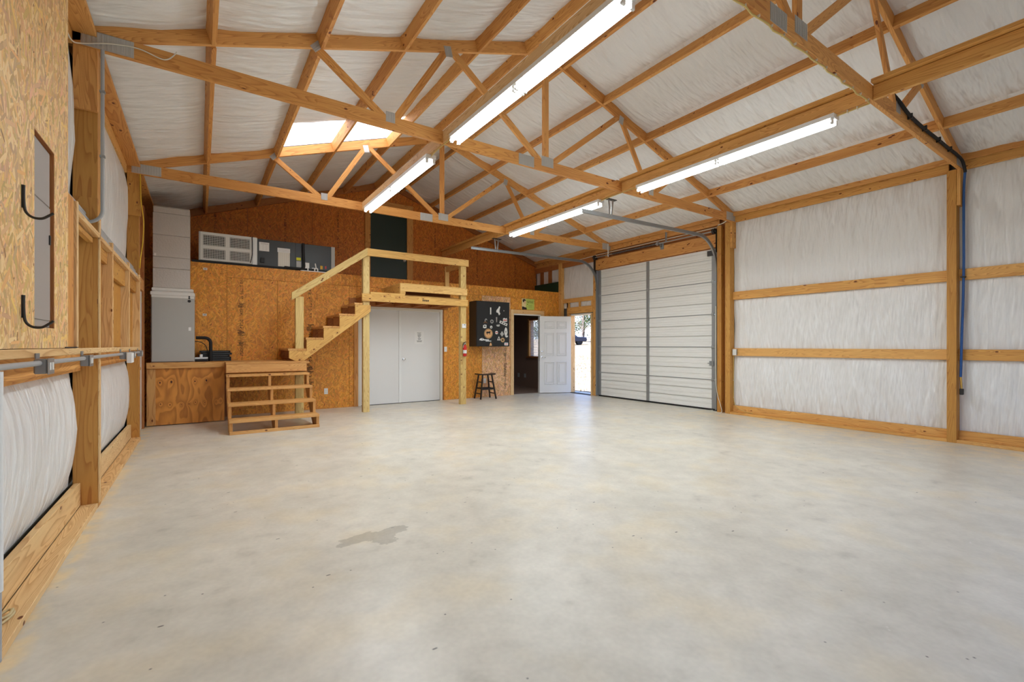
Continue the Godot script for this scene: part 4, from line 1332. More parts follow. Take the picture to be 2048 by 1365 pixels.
	for k in 3:
		box(lb, Vector3(1.585 + k * 0.055, 3.06, -0.058), Vector3(1.587 + k * 0.055, 3.17, -0.0576), 0.0)
	for k in 6:
		box(lb, Vector3(1.91 + k * 0.033, 2.80, -0.058), Vector3(1.9125 + k * 0.033, 3.05, -0.0576), 0.0)
	for k in 5:
		box(lb, Vector3(1.60, 3.20 - k * 0.006, -0.058), Vector3(1.73, 3.2018 - k * 0.006, -0.0576), 0.0)
		box(lb, Vector3(1.90, 3.125 - k * 0.012, -0.0578), Vector3(2.09, 3.127 - k * 0.012, -0.0574), 0.0)
	obj("label_lines", o, lb, M.grey_panel)
	B("yellow_tag", o, Vector3(2.215, 2.935, -0.052), Vector3(2.295, 2.99, -0.05), M.yellow_tag, 0.0)
	B("label_sheet", o, Vector3(2.215, 2.80, -0.052), Vector3(2.30, 2.92, -0.05), M.grey_box, 0.0)
	B("label_sheet", o, Vector3(2.37, 2.80, -0.052), Vector3(2.45, 2.905, -0.05), M.paper, 0.0)
	B("yellow_tag", o, Vector3(2.655, 2.80, -0.052), Vector3(2.70, 2.87, -0.05), M.yellow, 0.0)
	B("red_tag", o, Vector3(2.745, 2.815, -0.052), Vector3(2.772, 2.87, -0.05), M.red, 0.0)
	T("suction_hose", o, curve([Vector3(2.335, 3.275, -0.03), Vector3(2.335, 3.10, -0.022), Vector3(2.345, 2.90, -0.022), Vector3(2.34, 2.80, -0.02), Vector3(2.26, 2.765, -0.018), Vector3(2.0, 2.772, -0.02)]), 0.026, M.black_rubber, 10)
	for x in [2.42, 2.545, 2.60]:
		T("drain_elbow", o, curve([Vector3(x - 0.05, 2.80, -0.035), Vector3(x - 0.01, 2.80, -0.03), Vector3(x, 2.785, -0.03), Vector3(x, 2.75, -0.03)]), 0.013, M.white, 10)
	T("drain_vent", o, [Vector3(2.572, 2.80, -0.03), Vector3(2.555, 2.90, -0.03)], 0.012, M.white, 10)
	B("junction_box", o, Vector3(1.60, 2.83, -0.06), Vector3(1.66, 2.92, -0.03), M.black, 0.004)
	T("lead", o, curve([Vector3(1.458, 3.29, -0.036), Vector3(1.462, 3.15, -0.036), Vector3(1.46, 2.95, -0.036), Vector3(1.43, 2.80, -0.036)]), 0.007, M.black_rubber, 6)

func disc(st: SurfaceTool, c: Vector3, r: float, t: float, sides := 20):
	lathe(st, [Vector2(0.0, t), Vector2(r, t), Vector2(r, 0.0)], c, Vector3.BACK, sides)

func shape(st: SurfaceTool, c: Vector3, pts: Array, t: float, ang := 0.0, sc := 1.0):
	var q := PackedVector2Array()
	for p: Vector2 in pts:
		q.append(p.rotated(ang) * sc)
	prism(st, q, Transform3D(Basis.IDENTITY, c), t, Vector3.UP, 0.0)

func word(called: String, parent: Node, s: String, size: float, at: Vector3, mat: Material, bold := false, yaw := 0.0):
	var f := SystemFont.new()
	f.font_names = PackedStringArray(["Droid Sans"])
	if bold:
		f.font_weight = 700
	var tm := TextMesh.new()
	tm.text = s
	tm.font = f
	tm.font_size = 32
	tm.pixel_size = size / 32.0
	tm.depth = 0.0012
	var o := MeshInstance3D.new()
	o.name = called
	o.mesh = tm
	o.material_override = mat
	parent.add_child(o, true)
	o.position = at - ORG
	o.rotation.z = yaw

func cabinet():
	var o := thing("wall_cabinet", "black steel wall cabinet covered in stickers beside the open office doorway", "cabinet", Vector3(6.5, 1.245, 0.17))
	B("body", o, Vector3(6.02, 1.245, 0.003), Vector3(6.958, 2.325, 0.345), M.black, 0.006)
	var cd := B("door", o, Vector3(6.03, 1.255, 0.345), Vector3(6.95, 2.315, 0.36), M.slate_door, 0.004)
	var z := 0.3605
	var P := func(u: float, v: float) -> Vector3: return Vector3(lerpf(6.037, 6.956, u), lerpf(2.325, 1.245, v), z)
	var st := mb()
	box(st, P.call(0.385, 0.135) , P.call(0.42, 0.29) + Vector3(0, 0, 0.001), 0.0)
	obj("sticker", cd, st, M.offwhite)
	# a white shape like a pistol
	st = mb()
	shape(st, P.call(0.64, 0.22), [Vector2(-0.06, -0.02), Vector2(-0.055, 0.03), Vector2(0.0, 0.09), Vector2(0.02, 0.13), Vector2(0.055, 0.12), Vector2(0.035, 0.05), Vector2(0.03, 0.0), Vector2(0.055, -0.05), Vector2(0.02, -0.09), Vector2(-0.01, -0.03)], 0.001)
	obj("sticker", cd, st, M.offwhite)
	st = mb()
	disc(st, P.call(0.44, 0.445), 0.045, 0.001)
	obj("sticker", cd, st, M.grey_box)
	st = mb()
	disc(st, P.call(0.44, 0.445) + Vector3(0, 0, 0.001), 0.028, 0.0006)
	obj("sticker", cd, st, M.slate)
	st = mb()
	shape(st, P.call(0.585, 0.40), [Vector2(-0.02, 0.06), Vector2(0.018, 0.06), Vector2(0.012, -0.06), Vector2(-0.008, -0.065)], 0.001)
	obj("sticker", cd, st, M.grey_panel)
	# hanging hook and lock shapes
	st = mb()
	tube(st, [P.call(0.235, 0.45), P.call(0.235, 0.415), P.call(0.25, 0.395), P.call(0.275, 0.395), P.call(0.285, 0.42)], 0.006, 6)
	obj("sticker", cd, st, M.offwhite)
	st = mb()
	shape(st, P.call(0.24, 0.47), [Vector2(-0.06, -0.02), Vector2(-0.02, 0.025), Vector2(0.03, 0.02), Vector2(0.07, -0.03), Vector2(0.02, -0.01)], 0.001)
	obj("sticker", cd, st, M.tan_dark)
	st = mb()
	shape(st, P.call(0.225, 0.555), [Vector2(-0.048, -0.04), Vector2(-0.045, 0.03), Vector2(-0.02, 0.025), Vector2(0.0, 0.045), Vector2(0.03, 0.03), Vector2(0.048, 0.035), Vector2(0.045, -0.04), Vector2(0.0, -0.05)], 0.001)
	obj("sticker", cd, st, M.offwhite)
	st = mb()
	disc(st, P.call(0.225, 0.555) + Vector3(0, 0, 0.001), 0.02, 0.0006)
	obj("sticker", cd, st, M.slate)
	st = mb()
	disc(st, P.call(0.42, 0.57), 0.035, 0.001, 12)
	obj("sticker", cd, st, M.offwhite)
	st = mb()
	shape(st, P.call(0.42, 0.57) + Vector3(0, 0, 0.001), [Vector2(-0.02, -0.012), Vector2(0.022, -0.02), Vector2(0.012, 0.012)], 0.0006)
	obj("sticker", cd, st, M.slate)
	# the large round badge with a standing animal
	st = mb()
	disc(st, P.call(0.335, 0.715), 0.118, 0.001, 32)
	obj("sticker", cd, st, M.badge_rim)
	st = mb()
	disc(st, P.call(0.335, 0.715) + Vector3(0, 0, 0.001), 0.104, 0.0006, 32)
	obj("sticker", cd, st, M.badge_line)
	st = mb()
	disc(st, P.call(0.335, 0.715) + Vector3(0, 0, 0.0016), 0.097, 0.0006, 32)
	obj("sticker", cd, st, M.badge)
	st = mb()
	shape(st, P.call(0.335, 0.705) + Vector3(0, 0, 0.0022), [Vector2(-0.062, 0.02), Vector2(-0.05, 0.04), Vector2(-0.02, 0.034), Vector2(0.02, 0.036), Vector2(0.045, 0.048), Vector2(0.066, 0.03), Vector2(0.05, 0.016), Vector2(0.046, -0.04), Vector2(0.036, -0.04), Vector2(0.032, -0.002), Vector2(-0.026, -0.004), Vector2(-0.034, -0.042), Vector2(-0.044, -0.042), Vector2(-0.046, 0.0), Vector2(-0.056, -0.02)], 0.0006)
	obj("sticker", cd, st, M.ink)
	# long white decal low on the left, with its second line
	st = mb()
	shape(st, P.call(0.20, 0.845), [Vector2(-0.13, -0.015), Vector2(-0.11, 0.015), Vector2(-0.07, 0.03), Vector2(-0.03, 0.03), Vector2(0.0, 0.004), Vector2(0.14, 0.0), Vector2(0.14, -0.024), Vector2(-0.02, -0.022), Vector2(-0.06, -0.03)], 0.001)
	obj("sticker", cd, st, M.white)
	st = mb()
	disc(st, P.call(0.15, 0.835) + Vector3(0, 0, 0.001), 0.012, 0.0006, 10)
	obj("sticker", cd, st, M.ink)
	B("sticker", cd, P.call(0.25, 0.888), P.call(0.42, 0.872) + Vector3(0, 0, 0.001), M.white, 0.0)
	st = mb()
	shape(st, P.call(0.40, 0.955), [Vector2(-0.035, -0.03), Vector2(-0.02, 0.01), Vector2(0.0, 0.05), Vector2(0.028, 0.015), Vector2(0.035, -0.03)], 0.001)
	obj("sticker", cd, st, M.badge)
	# right-hand cluster
	st = mb()
	shape(st, P.call(0.855, 0.40), [Vector2(-0.06, -0.045), Vector2(-0.065, 0.03), Vector2(-0.03, 0.05), Vector2(0.0, 0.03), Vector2(0.04, 0.045), Vector2(0.055, 0.03), Vector2(0.055, -0.045)], 0.001)
	obj("sticker", cd, st, M.offwhite)
	B("sticker", cd, P.call(0.80, 0.42), P.call(0.90, 0.39) + Vector3(0, 0, 0.0018), M.red_pale, 0.0)
	st = mb()
	shape(st, P.call(0.80, 0.478), [Vector2(-0.115, -0.032), Vector2(0.115, -0.032), Vector2(0.115, 0.032), Vector2(-0.115, 0.032)], 0.0012, -0.34)
	obj("sticker", cd, st, M.offwhite)
	for k in 3:
		st = mb()
		shape(st, P.call(0.80, 0.478) + Vector3(0.06 * (k - 1), -0.021 * (k - 1), 0.0012), [Vector2(-0.02, -0.015), Vector2(0.024, -0.012), Vector2(0.02, 0.016), Vector2(-0.016, 0.012)], 0.0005, -0.34)
		obj("sticker", cd, st, M.slate)
	st = mb()
	shape(st, P.call(0.63, 0.525), [Vector2(-0.05, 0.01), Vector2(0.05, 0.02), Vector2(0.045, -0.022), Vector2(0.0, -0.03), Vector2(-0.042, -0.02)], 0.001)
	obj("sticker", cd, st, M.offwhite)
	B("sticker", cd, P.call(0.575, 0.53), P.call(0.68, 0.52) + Vector3(0, 0, 0.0018), M.slate, 0.0)
	st = mb()
	shape(st, P.call(0.875, 0.655), [Vector2(-0.03, -0.10), Vector2(-0.05, -0.02), Vector2(-0.03, 0.06), Vector2(0.0, 0.10), Vector2(0.035, 0.06), Vector2(0.05, -0.03), Vector2(0.03, -0.10)], 0.001)
	obj("sticker", cd, st, M.offwhite)
	st = mb()
	disc(st, P.call(0.875, 0.665) + Vector3(0, 0, 0.001), 0.026, 0.0006, 14)
	obj("sticker", cd, st, M.grey_box)
	st = mb()
	disc(st, P.call(0.585, 0.69), 0.042, 0.001)
	obj("sticker", cd, st, M.offwhite)
	st = mb()
	shape(st, P.call(0.585, 0.69) + Vector3(0, 0, 0.001), [Vector2(-0.04, 0.012), Vector2(0.04, 0.012), Vector2(0.036, -0.012), Vector2(-0.036, -0.012)], 0.0006)
	obj("sticker", cd, st, M.red_pale)
	st = mb()
	shape(st, P.call(0.755, 0.715), [Vector2(-0.06, 0.0), Vector2(-0.03, 0.02), Vector2(-0.02, 0.055), Vector2(0.02, 0.055), Vector2(0.03, 0.02), Vector2(0.06, 0.0), Vector2(0.035, -0.03), Vector2(0.0, -0.07), Vector2(-0.035, -0.03)], 0.001)
	obj("sticker", cd, st, M.grey_box)
	st = mb()
	shape(st, P.call(0.895, 0.765), [Vector2(-0.045, 0.015), Vector2(0.045, 0.01), Vector2(0.04, -0.02), Vector2(0.0, -0.035), Vector2(-0.03, -0.02)], 0.001)
	obj("sticker", cd, st, M.offwhite)
	st = mb()
	shape(st, P.call(0.655, 0.82), [Vector2(-0.05, -0.045), Vector2(0.05, -0.045), Vector2(0.0, 0.055)], 0.001)
	obj("sticker", cd, st, M.offwhite)
	st = mb()
	shape(st, P.call(0.655, 0.825) + Vector3(0, 0, 0.001), [Vector2(-0.025, -0.02), Vector2(0.025, -0.02), Vector2(0.0, 0.03)], 0.0006)
	obj("sticker", cd, st, M.slate)
	st = mb()
	disc(st, P.call(0.775, 0.855) + Vector3(0, 0, 0.001), 0.056, 0.001, 24)
	obj("sticker", cd, st, M.badge_rim)
	st = mb()
	disc(st, P.call(0.775, 0.855) + Vector3(0, 0, 0.002), 0.022, 0.0006, 14)
	obj("sticker", cd, st, M.ink)
	B("sticker", cd, P.call(0.83, 0.975), P.call(0.945, 0.915) + Vector3(0, 0, 0.001), M.paper, 0.0)
	B("sticker", cd, P.call(0.845, 0.955), P.call(0.93, 0.935) + Vector3(0, 0, 0.0018), M.red_pale, 0.0)
	B("sticker", cd, P.call(0.805, 0.205), P.call(0.82, 0.185) + Vector3(0, 0, 0.001), M.paper, 0.0)

func small_back():
	# stool
	var o := thing("bar_stool", "dark wooden saddle-seat stool standing below the sticker-covered cabinet", "stool", Vector3(6.29, 0, 0.30))
	var feet := [Vector3(6.09, 0, 0.43), Vector3(6.485, 0, 0.48), Vector3(6.10, 0, 0.115), Vector3(6.505, 0, 0.165)]
	var tops := []
	var c := Vector3(6.29, 0.575, 0.30)
	for f: Vector3 in feet:
		tops.append(Vector3(c.x + (f.x - c.x) * 0.58, 0.575, c.z + (f.z - c.z) * 0.62))
	for i in 4:
		var st := mb()
		bar(st, feet[i], tops[i], 0.032, 0.032, Vector3.BACK, 0.004)
		obj("leg", o, st, M.black_wood)
	var at := func(i: int, h: float) -> Vector3: return feet[i].lerp(tops[i], h / 0.575)
	for r in [[0, 1, 0.26], [0, 1, 0.235], [2, 3, 0.25], [0, 2, 0.40], [1, 3, 0.40], [0, 2, 0.13], [1, 3, 0.13], [0, 2, 0.25], [1, 3, 0.25]]:
		var st := mb()
		bar(st, at.call(r[0], r[2]), at.call(r[1], r[2]), 0.026, 0.018, Vector3.UP, 0.003)
		obj("stretcher", o, st, M.black_wood)
	# dished seat
	var st2 := mb()
	var prof := []
	for k in 13:
		var s := float(k) / 12 * 2 - 1
		prof.append(Vector2(s * 0.215, 0.603 - 0.018 * (1 - s * s) + (0.004 if absf(s) > 0.9 else 0.0)))
	prof.append(Vector2(0.215, 0.573))
	for k in 9:
		var s := 1 - float(k) / 8 * 2
		prof.append(Vector2(s * 0.205, 0.573 - 0.006 * (1 - s * s)))
	prof.append(Vector2(-0.215, 0.573))
	var ya := -0.125
	prism(st2, PackedVector2Array(prof), Transform3D(Basis(Vector3.UP, ya), Vector3(6.29, 0, 0.30)).translated_local(Vector3(0, 0, -0.135)), 0.27, Vector3.RIGHT, 0.004)
	obj("seat", o, st2, M.black_wood)

	# extinguisher on its post
	o = thing("fire_extinguisher", "small red fire extinguisher hung on the right landing post", "fire extinguisher", Vector3(5.36, 1.03, 1.0))
	var st := mb()
	var ex := Vector3(5.363, 1.035, 1.003)
	lathe(st, [Vector2(0.0, 0.0), Vector2(0.036, 0.002), Vector2(0.041, 0.012), Vector2(0.041, 0.20), Vector2(0.036, 0.225), Vector2(0.018, 0.245), Vector2(0.014, 0.26), Vector2(0.0, 0.262)], ex, Vector3.UP, 20)
	obj("cylinder", o, st, M.red)
	st = mb()
	lathe(st, [Vector2(0.0415, 0.065), Vector2(0.0418, 0.066), Vector2(0.0418, 0.135), Vector2(0.0415, 0.136)], ex, Vector3.UP, 20)
	obj("label_band", o, st, M.offwhite)
	st = mb()
	lathe(st, [Vector2(0.0, 0.0), Vector2(0.017, 0.0), Vector2(0.017, 0.035), Vector2(0.0, 0.036)], ex + Vector3(0, 0.255, 0), Vector3.UP, 12)
	obj("valve", o, st, M.black)
	st = mb()
	bar(st, ex + Vector3(-0.05, 0.262, 0.01), ex + Vector3(0.03, 0.285, 0.01), 0.012, 0.02, Vector3.UP)
	bar(st, ex + Vector3(-0.052, 0.285, 0.01), ex + Vector3(0.03, 0.315, 0.01), 0.012, 0.02, Vector3.UP)
	obj("handle", o, st, M.black)
	T("hose", o, curve([ex + Vector3(0.015, 0.27, 0.02), ex + Vector3(-0.02, 0.28, 0.045), ex + Vector3(-0.05, 0.23, 0.03), ex + Vector3(-0.046, 0.19, 0.02)]), 0.007, M.grey_box, 8)
	B("bracket", o, Vector3(5.34, 1.08, 0.9535), Vector3(5.386, 1.30, 0.963), M.darkmetal, 0.001)
	o = thing("thermostat", "white thermostat on the right landing post above the red extinguisher", "thermostat", Vector3(5.352, 1.69, 0.96))
	B("case", o, Vector3(5.315, 1.645, 0.9535), Vector3(5.412, 1.735, 0.978), M.white, 0.005)
	B("display", o, Vector3(5.36, 1.706, 0.978), Vector3(5.386, 1.722, 0.9785), M.slate, 0.0)

	var plate := func(called: String, label: String, cat: String, x: float, y: float, sw: bool):
		var p := thing(called, label, cat, Vector3(x, y, 0))
		var cp := B("cover_plate", p, Vector3(x - 0.035, y - 0.058, 0.0005), Vector3(x + 0.035, y + 0.058, 0.007), M.white, 0.002)
		if sw:
			B("toggle", cp, Vector3(x - 0.006, y - 0.012, 0.007), Vector3(x + 0.006, y + 0.014, 0.016), M.offwhite, 0.001)
		else:
			for s in [-0.02, 0.02]:
				B("socket", cp, Vector3(x - 0.016, y + s - 0.014, 0.007), Vector3(x + 0.016, y + s + 0.014, 0.009), M.cream, 0.001)
	plate.call("light_switch", "white light switch between the double doors and the right landing post", "switch", 5.394, 1.181, true)
	plate.call("wall_outlet", "white wall outlet to the right of the wooden steps", "outlet", 2.752, 0.35, false)
	plate.call("wall_outlet", "white wall outlet seen between the legs of the stool", "outlet", 6.455, 0.40, false)
	for p in [[0.735, 2.62, "upper"], [0.727, 1.81, "lower"]]:
		o = thing("wall_tag", "tiny pale paper tag on the boarding beside the air handler, the %s of two" % p[2], "tag", Vector3(p[0], p[1], 0))
		B("card", o, Vector3(p[0] - 0.03, p[1] - 0.02, 0.0004), Vector3(p[0] + 0.03, p[1] + 0.02, 0.0015), M.cream, 0.0)
		B("print", o, Vector3(p[0] - 0.015, p[1] - 0.01, 0.0016), Vector3(p[0] + 0.018, p[1] + 0.01, 0.002), M.grey_panel, 0.0)
	for p in [[-2.0, "left"], [-1.66, "right"]]:
		o = thing("office_outlet", "pale outlet low on the dark office wall, the %s one of two" % p[1], "outlet", Vector3(8.88, 0.35, p[0]))
		B("cover_plate", o, Vector3(8.868, 0.29, p[0] - 0.045), Vector3(8.8795, 0.41, p[0] + 0.045), M.grey_box, 0.002)

	# the wine sign
	o = thing("wine_sign", "small green WINE sign with a dark-haired woman above the office doorway", "sign", Vector3(7.77, 2.35, 0.0))
	B("board", o, Vector3(7.572, 2.205, 0.001), Vector3(7.975, 2.492, 0.008), M.sign_green, 0.002)
	B("side_band", o, Vector3(7.574, 2.207, 0.008), Vector3(7.70, 2.49, 0.0088), M.sign_cream, 0.0)
	st = mb()
	shape(st, Vector3(7.645, 2.42, 0.0088), [Vector2(-0.045, 0.0), Vector2(-0.05, 0.035), Vector2(-0.02, 0.06), Vector2(0.02, 0.058), Vector2(0.05, 0.04), Vector2(0.055, 0.01), Vector2(0.02, 0.02), Vector2(-0.01, -0.02), Vector2(-0.03, -0.03)], 0.0006)
	shape(st, Vector3(7.66, 2.24, 0.0088), [Vector2(-0.085, -0.033), Vector2(0.07, -0.033), Vector2(0.06, 0.02), Vector2(0.0, 0.03), Vector2(-0.05, 0.045), Vector2(-0.08, 0.04)], 0.0006)
	obj("figure_print", o, st, M.sign_dark)
	st = mb()
	shape(st, Vector3(7.67, 2.40, 0.0088), [Vector2(-0.035, -0.02), Vector2(-0.01, 0.02), Vector2(0.025, 0.035), Vector2(0.045, 0.0), Vector2(0.03, -0.04), Vector2(-0.005, -0.06)], 0.0005)
	obj("face_print", o, st, M.sign_skin)
	word("lettering", o, "WINE", 0.085, Vector3(7.845, 2.405, 0.0088), M.sign_ink)
	for k in 3:
		B("text_line", o, Vector3(7.79, 2.325 - k * 0.028, 0.008), Vector3(7.90, 2.333 - k * 0.028, 0.0086), M.sign_ink2, 0.0)
	st = mb()
	disc(st, Vector3(7.755, 2.345, 0.008), 0.012, 0.0008, 10)
	obj("dot_print", o, st, M.sign_dark)

	# notice on the door
	o = thing("paper_notice", "white printed notice taped to the right-hand leaf of the double doors", "paper", Vector3(4.74, 1.45, 0))
	B("sheet", o, Vector3(4.635, 1.30, -0.0055), Vector3(4.855, 1.585, -0.0045), M.paper, 0.0)
	st = mb()
	var r := RandomNumberGenerator.new()
	r.seed = 12
	for row in [[1.555, 0.09], [1.53, 0.07], [1.51, 0.08], [1.49, 0.07], [1.47, 0.06], [1.45, 0.04], [1.425, 0.06], [1.405, 0.05], [1.375, 0.11], [1.355, 0.10]]:
		var x: float = 4.745 - row[1] / 2
		while x < 4.745 + row[1] / 2:
			var w := r.randf_range(0.008, 0.02)
			box(st, Vector3(x, row[0] - 0.006, -0.0045), Vector3(x + w, row[0] + 0.004, -0.0041), 0.0)
			x += w + 0.005
	obj("print_lines", o, st, M.ink)

# ------------------------------------------------------------------ along the left wall
func left_area():
	var o := thing("wall_shelf", "open shelf frame of pale boards between the left posts", "shelf", Vector3(-0.05, 1.21, 4.0))
	B("ledge_board", o, Vector3(-0.098, 1.212, 6.0), Vector3(0.016, 1.252, 9.4), wood("pale"))
	B("ledge_board", o, Vector3(0.001, 1.212, ZT3 + 0.21), Vector3(0.016, 1.252, 5.999), wood("pale"))
	B("top_board", o, Vector3(0.001, 2.10, ZT3 + 0.06), Vector3(0.012, 2.138, ZT2 - 0.001), wood("pale"))
	B("top_board", o, Vector3(-0.098, 2.10, ZT3 + 0.02), Vector3(0.0005, 2.138, 4.81), wood("pale"))
	B("top_board", o, Vector3(-0.098, 2.11, ZT2 + 0.002), Vector3(0.010, 2.148, 5.72), wood("pale"))
	for z in [5.72, 4.28, 3.11, 2.04]:
		B("upright", o, Vector3(-0.095, 1.2125, z), Vector3(0.013, 2.19, z + 0.042), wood("pale"), 0.003, 1)
	B("upright", o, Vector3(0.001, 0.041, ZT2 - 0.034), Vector3(0.012, 2.25, ZT2 - 0.001), wood("pale"), 0.002, 1)
	B("back_upright", o, Vector3(-0.098, 1.2525, 5.77), Vector3(-0.002, 2.2, 5.998), wood("truss"), 0.003, 1)
	for z in [[4.995, 5.715, 1.94], [4.325, 4.81, 1.87], [3.155, 4.275, 1.80], [2.085, 3.105, 1.83]]:
		B("back_block", o, Vector3(-0.0605, z[2] + 0.12, z[0]), Vector3(-0.024, 2.099, z[1]), wood("post"))
	B("back_board", o, Vector3(-0.099, 1.253, ZT3 + 0.2), Vector3(-0.062, 2.098, 4.81), wood("post"), 0.003, 1)

	# breaker panel behind the cut-out
	o = thing("breaker_panel", "tall grey electrical breaker panel set into the near left boarding", "panel", Vector3(-0.09, 1.36, 6.6))
	B("box", o, Vector3(-0.09, 1.362, 6.316), Vector3(-0.0125, 2.294, 6.664), M.grey_panel, 0.003)
	B("cover", o, Vector3(-0.0125, 1.364, 6.318), Vector3(-0.006, 2.292, 6.662), M.grey_panel, 0.002)
	B("door", o, Vector3(-0.006, 1.40, 6.335), Vector3(0.0, 1.995, 6.615), M.grey_panel, 0.002)
	B("upper_plate", o, Vector3(-0.006, 2.003, 6.335), Vector3(-0.002, 2.28, 6.635), M.grey_panel, 0.002)
	B("latch", o, Vector3(0.0, 1.80, 6.345), Vector3(0.006, 1.85, 6.362), M.darkmetal, 0.001)
	B("hinge_strip", o, Vector3(-0.006, 1.40, 6.618), Vector3(0.001, 1.62, 6.624), M.white, 0.001)

	for h in [[1.975, 1.832, "upper"], [1.491, 1.346, "lower"]]:
		o = thing("utility_hook", "dark steel J-shaped hook on the near left boarding, the %s of two" % h[2], "hook", Vector3(0.013, h[1], 6.86), "hooks on the left boarding")
		var y0: float = h[0]
		var yb: float = h[1]
		T("hook_arm", o, curve([Vector3(0.0185, y0, 6.86), Vector3(0.0185, (y0 + yb) / 2 + 0.01, 6.86), Vector3(0.024, yb + 0.03, 6.86), Vector3(0.045, yb + 0.006, 6.86), Vector3(0.075, yb + 0.004, 6.86), Vector3(0.098, yb + 0.02, 6.86), Vector3(0.113, yb + 0.034, 6.86)], 6), 0.0055, M.darkmetal, 10)
		B("base_plate", o, Vector3(0.0125, y0 - 0.10, 6.853), Vector3(0.015, y0, 6.867), M.darkmetal, 0.001)

	# conduit with outlet boxes below the ledge
	o = thing("conduit_run", "horizontal grey conduit strung below the ledge on the left wall", "conduit", Vector3(0.03, 1.185, 5.0))
	T("conduit_tube", o, [Vector3(0.035, 1.186, 8.6), Vector3(0.035, 1.186, 2.42)], 0.0125, M.pipe_grey, 12)
	var bl := [[6.66, "nearest of the row"], [5.66, "second of the row, just before the post"], [3.90, "third of the row, just past the post"], [3.20, "fourth of the row"], [2.42, "last of the row, beside the white door"]]
	for b in bl:
		o = thing("outlet_box", "grey outlet box on the left conduit, %s" % b[1], "outlet", Vector3(0.04, 1.14, b[0]), "outlet boxes on the conduit")
		B("box", o, Vector3(0.0165, 1.135, b[0] - 0.052), Vector3(0.064, 1.205, b[0] + 0.052), M.galv, 0.006)
		var cv := B("cover", o, Vector3(0.064, 1.132, b[0] - 0.055), Vector3(0.068, 1.208, b[0] + 0.055), M.steel, 0.002)
		for s in [-0.022, 0.022]:
			B("socket", cv, Vector3(0.068, 1.152, b[0] + s - 0.014), Vector3(0.070, 1.188, b[0] + s + 0.014), M.offwhite, 0.001)
		B("mount_tab", o, Vector3(0.0165, 1.206, b[0] - 0.03), Vector3(0.022, 1.232, b[0] + 0.03), M.galv, 0.001)
	o = thing("plug_adapter", "white plug-in device on the third outlet box of the left wall", "adapter", Vector3(0.09, 1.12, 3.90))
	B("case", o, Vector3(0.0705, 1.10, 3.83), Vector3(0.115, 1.20, 3.97), M.white, 0.006)

	# upright conduit, bent into the shelf
	o = thing("upright_conduit", "upright grey conduit beside the left post, bent back at its foot", "conduit", Vector3(0.036, 2.2, 5.02))
	T("conduit_tube", o, [Vector3(0.036, HB - 0.002, 5.02), Vector3(0.036, 2.31, 5.02)] + arc(Vector3(-0.062, 2.31, 5.02), Vector3.RIGHT, Vector3.UP, 0.098, 0, -PI / 2, 8) + [Vector3(-0.097, 2.212, 5.02)], 0.0125, M.pipe_grey, 12)
	for y in [3.22, 2.72]:
		B("strap", o, Vector3(0.020, y, 5.004), Vector3(0.052, y + 0.018, 5.036), M.galv, 0.002)
	# big grey pipes lying on the shelf
	for k in 4:
		o = thing("plastic_pipe", "long grey plastic pipe above the left shelf, %s" % ["lowest in front", "second from the front", "second from the wall", "highest at the back"][k], "pipe", Vector3(-0.05, 2.2, 4.0), "grey pipes on the left shelf")
		T("pipe_run", o, [Vector3(-0.03 - 0.022 * k, 2.165 + 0.048 * k, ZT2 - 0.16), Vector3(-0.03 - 0.022 * k, 2.165 + 0.048 * k, ZT3 + 0.02)], 0.024, M.pipe_grey, 12)
		if k < 3:
			T("coupling", o, [Vector3(-0.03 - 0.022 * k, 2.165 + 0.048 * k, 3.4 + 0.35 * k), Vector3(-0.03 - 0.022 * k, 2.165 + 0.048 * k, 3.28 + 0.35 * k)], 0.0265, M.grey_box, 12)
	for k in 3:
		o = thing("plastic_pipe", "grey plastic pipe between the near boarding and the post, %s" % ["lowest", "middle", "uppermost"][k], "pipe", Vector3(-0.1, 2.3, 5.5), "grey pipes on the left shelf")
		T("pipe_run", o, [Vector3(-0.05 - 0.02 * k, 2.185 + 0.05 * k, 6.29), Vector3(-0.05 - 0.02 * k, 2.185 + 0.05 * k, ZT2 + 0.01)], 0.024, M.pipe_grey, 12)
	# white pipe at the very left edge
	o = thing("drop_pipe", "upright white pipe at the left edge of the picture", "pipe", Vector3(0.04, 0.04, 7.27))
	T("pipe_run", o, [Vector3(0.035, 1.172, 7.27), Vector3(0.035, 0.36, 7.27)], 0.022, M.white, 14)
	T("boot", o, [Vector3(0.035, 0.36, 7.27), Vector3(0.035, 0.10, 7.27)], 0.018, M.pipe_grey, 14)
	o = thing("rope_coil", "frayed end of pale rope lying on the left floor plate", "rope", Vector3(-0.06, 0.04, 6.78))
	T("rope_loop", o, curve([Vector3(-0.09, 0.048, 6.86), Vector3(-0.055, 0.05, 6.80), Vector3(-0.04, 0.055, 6.74), Vector3(-0.062, 0.058, 6.70), Vector3(-0.085, 0.055, 6.73), Vector3(-0.075, 0.06, 6.79), Vector3(-0.05, 0.062, 6.77), Vector3(-0.048, 0.066, 6.72)]), 0.006, M.rope, 7)
	o = thing("carpenter_pencil", "dark pencil lying on the ledge of the left wall", "pencil", Vector3(0.008, 1.2525, 5.86))
	T("shaft", o, [Vector3(0.012, 1.2575, 6.08), Vector3(0.010, 1.2575, 5.72)], 0.004, M.ink, 6)

	# cables high on the left
	o = thing("white_cable", "thin white cable drooping over the plate of the middle truss", "cable", Vector3(0.0, 3.6, 5.02))
	T("cable_run", o, curve([Vector3(-0.132, 3.53, 5.22), Vector3(-0.125, 3.54, 5.06), Vector3(-0.06, 3.575, 5.012), Vector3(0.08, 3.625, 5.008), Vector3(0.25, 3.65, 5.006), Vector3(0.42, 3.62, 5.006), Vector3(0.5, 3.715, 5.0)]), 0.005, M.wire, 7)
